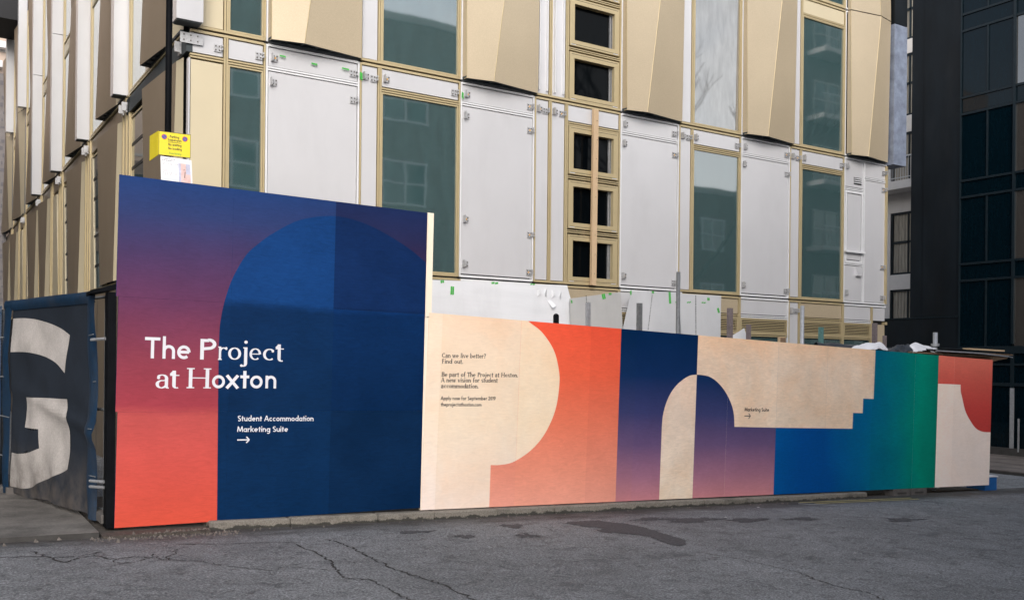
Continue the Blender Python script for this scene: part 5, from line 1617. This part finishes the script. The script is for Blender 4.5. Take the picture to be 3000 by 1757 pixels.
for k in range(-1, 11):
    zs0, zs1 = 4.60 + 2.755 * k, 5.15 + 2.755 * k       # spandrel band
    if zs1 + 2.2 > H_D: continue
    for z in (zs0, zs1): dpart('transom', 'dark_frame', (DX - .015, DX + .1, 5.6, 18.21, z - .035, z + .035))
    for i in range(len(YC) - 1):
        y1, y0 = YC[i], YC[i + 1]
        if zs1 + 2.2 > H_D: continue
        dpart('spandrel_pane', 'glass_office', (DX + .03, DX + .05, y0 + .04, y1 - (.0 if i == 0 else .04), zs0 + .035, zs1 - .035))
        ym = (y0 + y1) / 2
        g2 = 'glass_office2' if i == 1 else 'glass_office'
        f = dpart('window', 'dark_frame', (DX - .005, DX + .1, ym - .025, ym + .025, zs1 + .035, zs1 + 2.17))
        dpart('pane', g2, (DX + .032, DX + .052, y0 + .04, ym - .025, zs1 + .035, zs1 + 2.17), parent=f)
        dpart('pane', g2, (DX + .032, DX + .052, ym + .025, y1 - (.0 if i == 0 else .04), zs1 + .035, zs1 + 2.17), parent=f)
# ground floor doors
dpart('plinth', 'slab_edge', (DX - .05, DX + .12, 5.6, 18.24, zr(DX) - .2, -.80))
for i in range(len(YC) - 1):
    y1, y0 = YC[i], YC[i + 1]
    f = dpart('door' if i == 1 else 'shop_window', 'dark_frame', (DX - .02, DX + .1, y0 - .05, y0 + .05, -.80, 2.38), (DX - .02, DX + .1, y0 + .05, y1 - .05, 1.16, 1.26), (DX - .02, DX + .1, y0 + .05, y1 - .05, 2.2, 2.38))
    dpart('pane', 'glass_office', (DX + .03, DX + .05, y0 + .05, y1 - .05, -.79, 2.2), parent=f)
dpart('door_edge', 'galv', (DX - .05, DX - .03, 16.16, 16.21, -.9, .15))
dpart('door_post', 'galv', (DX - .03, DX - .022, 16.34, 16.48, -.85, 1.1))

PX = 36.0
pb = thing('pale_building', (PX, 26, -1.5), 'pale rendered flats with balcony and curtained windows seen through the gap', 'building')
def ppart(name, mat, *boxes, parent=None):
    mb = MB()
    for b in boxes: mb.box(*b)
    return mb.build(name, M[mat], parent or pb)
ppart('wall', 'render', (PX + .15, PX + 10, 20, 34, -2, 27), (PX, PX + .15, 25.45, 34, -2, 27), (PX, PX + .15, 20, 23.6, -2, 27))
for z0, z1 in ((5.05, 5.69), (8.36, 9.16), (11.75, 12.45), (-2, 2.2), (15.1, 15.7), (18.2, 18.8), (21.5, 27)):
    ppart('wall_band', 'render', (PX, PX + .15, 23.6, 25.45, z0, z1))
for z0, z1 in ((5.69, 8.36), (2.2, 5.05), (9.62, 11.75), (12.45, 15.1), (15.7, 18.2), (18.8, 21.5)):
    f = ppart('window', 'dark_frame', (PX + .05, PX + .13, 23.6, 23.68, z0, z1), (PX + .05, PX + .13, 25.36, 25.45, z0, z1), (PX + .05, PX + .13, 23.68, 25.36, z0, z0 + .09), (PX + .05, PX + .13, 23.68, 25.36, z1 - .09, z1), (PX + .06, PX + .12, 23.68, 25.36, z0 + (z1 - z0) * .52 - .05, z0 + (z1 - z0) * .52 + .05), (PX + .06, PX + .12, 24.6, 24.66, z0, z1))
    mb = MB(); mb.grid(lambda u, v: (PX + .11 + .015 * math.sin(70 * u) + .008 * math.sin(31 * u + 2 * v), 23.68 + 1.68 * u, z0 + .09 + (z1 - z0 - .18) * v), 80, 2)
    mb.build('curtain', M['curtain'], f, smooth=True)
b = ppart('balcony', 'render', (PX - 1.0, PX + .0, 23.4, 27.5, 9.18, 9.52))
ppart('balcony_rail', 'plank_metal', (PX - 1.0, PX - .96, 23.4, 27.5, 10.48, 10.53), (PX - 1.0, PX - .96, 23.4, 27.5, 9.62, 9.65), parent=b)
for k in range(34): ppart('baluster', 'plank_metal', (PX - .99, PX - .97, 23.45 + .12 * k, 23.465 + .12 * k, 9.52, 10.48), parent=b)
ppart('railing', 'plank_metal', (PX - .06, PX - .03, 25.4, 25.45, 9.5, 10.9))

# far end of the left street: pale building with lamp boxes
fb = thing('beige_building', (-4, 44, 0), 'beige building closing the left street with small white lamp boxes', 'building')
M['beige'] = plain('beige_render', (0.52, 0.41, 0.335, 1), 0.85, var=0.08, scale=1.5, dirt=0.15)
mb = MB(); mb.box(-16, 12, 44, 52, 10.5, 24); mb.build('wall', M['beige'], fb)
mb = MB(); mb.box(-16, 12, 44, 52, -1, 10.5); mb.build('lower_wall', M['brick'], fb)  # unseen lower storeys, put in dark for reflections in the left panes
for i in range(7):
    for k in range(3):
        f = MB(); f.box(-15 + 4 * i, -15 + 4 * i + 2.4, 43.93, 44, .4 + 3.5 * k, 2.9 + 3.5 * k); f = f.build('window', M['dark_frame'], fb)
        g2 = MB(); g2.box(-14.9 + 4 * i, -15 + 4 * i + 2.3, 43.92, 43.93, .5 + 3.5 * k, 2.8 + 3.5 * k); g2.build('pane', M['glass_low'], f)
mb = MB()
for k in range(5): mb.box(-16, 12, 43.97, 44, 3.5 + 3.6 * k, 3.62 + 3.6 * k)
mb.build('string_course', M['stone'], fb)
for x, z in ((3.52, 15.3), (3.40, 14.5), (3.28, 13.7)):
    mb = MB(); mb.box(x - .14, x + .14, 43.6, 43.97, z - .12, z + .14); mb.build('lamp_box', M['tarp_white'], fb)
mb = MB()
bpart('overhang', 'gap', (2.55, 3.2, 34.2, 36.4, 12.6, 14.5))
ws = thing('wrapped_pole', (3.02, 38.4, .0), 'pale wrapped scaffold pole with printed bands at the far end of the left facade', 'pole')
mb = MB(); mb.box(2.92, 3.20, 38.64, 38.9, -.1, 12.0); mb.build('wrap', plain('pole_wrap', (.27, .25, .25, 1), .7, var=.15, scale=3), ws)
mb = MB()
for k in range(34): mb.box(2.96 + .05 * (k % 3), 3.06 + .05 * (k % 2), 38.632, 38.638, 3 + .26 * k, 3 + .26 * k + rng.uniform(.05, .16))
mb.build('print_band', plain('band_print', (.2, .19, .21, 1), .7), ws)


# ------------------------------------------------------------------ the other side of the street (seen in the window glass)
def block(name, label, x0, x1, y0, y1, z0, z1, wall, face, cols, rows, first, pitch_z, win, trim='white_frame', facing='y'):
    t = thing(name, ((x0 + x1) / 2, (y0 + y1) / 2, z0), label, 'building')
    mb = MB(); mb.box(x0, x1, y0, y1, z0, z1); mb.build('wall', M[wall], t)
    mb = MB(); mb.box(x0 - .05, x1 + .05, y0 - .05, y1 + .05, z1, z1 + .3); mb.build('parapet', M['stone'], t)
    w, h = win
    for i in range(cols):
        for j in range(rows):
            z = first + j * pitch_z
            mb = MB(); gl = MB()
            if facing == 'y':
                c = x0 + (x1 - x0) * (i + .5) / cols
                for a, b in ((-w / 2, -w / 2 + .08), (-.04, .04), (w / 2 - .08, w / 2)): mb.box(c + a, c + b, face, face + .07, z, z + h)
                for a, b in ((0, .08), (h / 2 - .03, h / 2 + .03), (h - .08, h)): mb.box(c - w / 2 - .02, c + w / 2 + .02, face, face + .06, z + a, z + b)
                gl.box(c - w / 2, c + w / 2, face + .002, face + .03, z, z + h)
            else:
                c = y0 + (y1 - y0) * (i + .5) / cols
                for a, b in ((-w / 2, -w / 2 + .08), (-.04, .04), (w / 2 - .08, w / 2)): mb.box(face, face + .07, c + a, c + b, z, z + h)
                for a, b in ((0, .08), (h / 2 - .03, h / 2 + .03), (h - .08, h)): mb.box(face, face + .06, c - w / 2 - .02, c + w / 2 + .02, z + a, z + b)
                gl.box(face + .002, face + .03, c - w / 2, c + w / 2, z, z + h)
            f = mb.build('window', M[trim], t); gl.build('pane', M['glass_low'], f)
    return t


block('brick_building', 'brown brick building with white window frames across the street', 1.2, 24, -18, -6, -1, 14.5, 'brick', -6, 7, 4, 1.4, 3.1, (1.9, 1.7))
block('low_building', 'low brick building across the street beside the brick block', 24.3, 38, -18, -8, -1.5, 10.2, 'brick', -8, 5, 3, 1.0, 3.2, (1.6, 1.6))
bb = block('balcony_building', 'tall grey flats with white balcony bands across the street', 38.2, 62, -10, -6, -2, 21, 'concrete_block', -6, 7, 6, 1.2, 3.3, (2.0, 1.9), 'stone')
for k in range(6):
    mb = MB(); mb.box(38.4, 61.8, -6, -4.9, .9 + 3.3 * k, 1.12 + 3.3 * k); o = mb.build('balcony', M['render'], bb)
    mb = MB()
    for q in range(77): mb.box(38.5 + .3 * q, 38.52 + .3 * q, -4.95, -4.93, 1.12 + 3.3 * k, 2.1 + 3.3 * k)
    mb.box(38.4, 61.8, -4.96, -4.92, 2.1 + 3.3 * k, 2.15 + 3.3 * k); mb.build('railing', M['plank_metal'], o)
block('dark_brick_building', 'dark brick building along the other side of the left street', -20, -8, 4, 60, -1, 17, 'brick', -8, 14, 4, 1.4, 3.6, (1.4, 1.9), facing='x')
tr = thing('bare_tree', (29, -4.5, zr(29)), 'bare winter tree reflected in the bright upper window', 'tree')
TB = MB(); CB_ = MB(); trr = random.Random(4)
def branch(p, d, ln, r, lvl):
    q = p + d * ln
    (TB if lvl < 2 else CB_).tube([p, (p + q) / 2 + Vector((trr.uniform(-.05, .05),) * 3) * ln, q], [r, r * .85, r * .65], 5, cap=False)
    if lvl >= 5: return
    for _ in range(3 if lvl else 4):
        nd = (d + Vector((trr.uniform(-.75, .75), trr.uniform(-.75, .75), trr.uniform(-.1, .6)))).normalized()
        branch(q, nd, ln * trr.uniform(.6, .8), r * .6, lvl + 1)
branch(Vector((29, -4.5, zr(29))), Vector((0, 0, 1)), 6.2, .17, 0)
TB.build('trunk', M['bark'], tr); CB_.build('crown', M['bark'], tr)
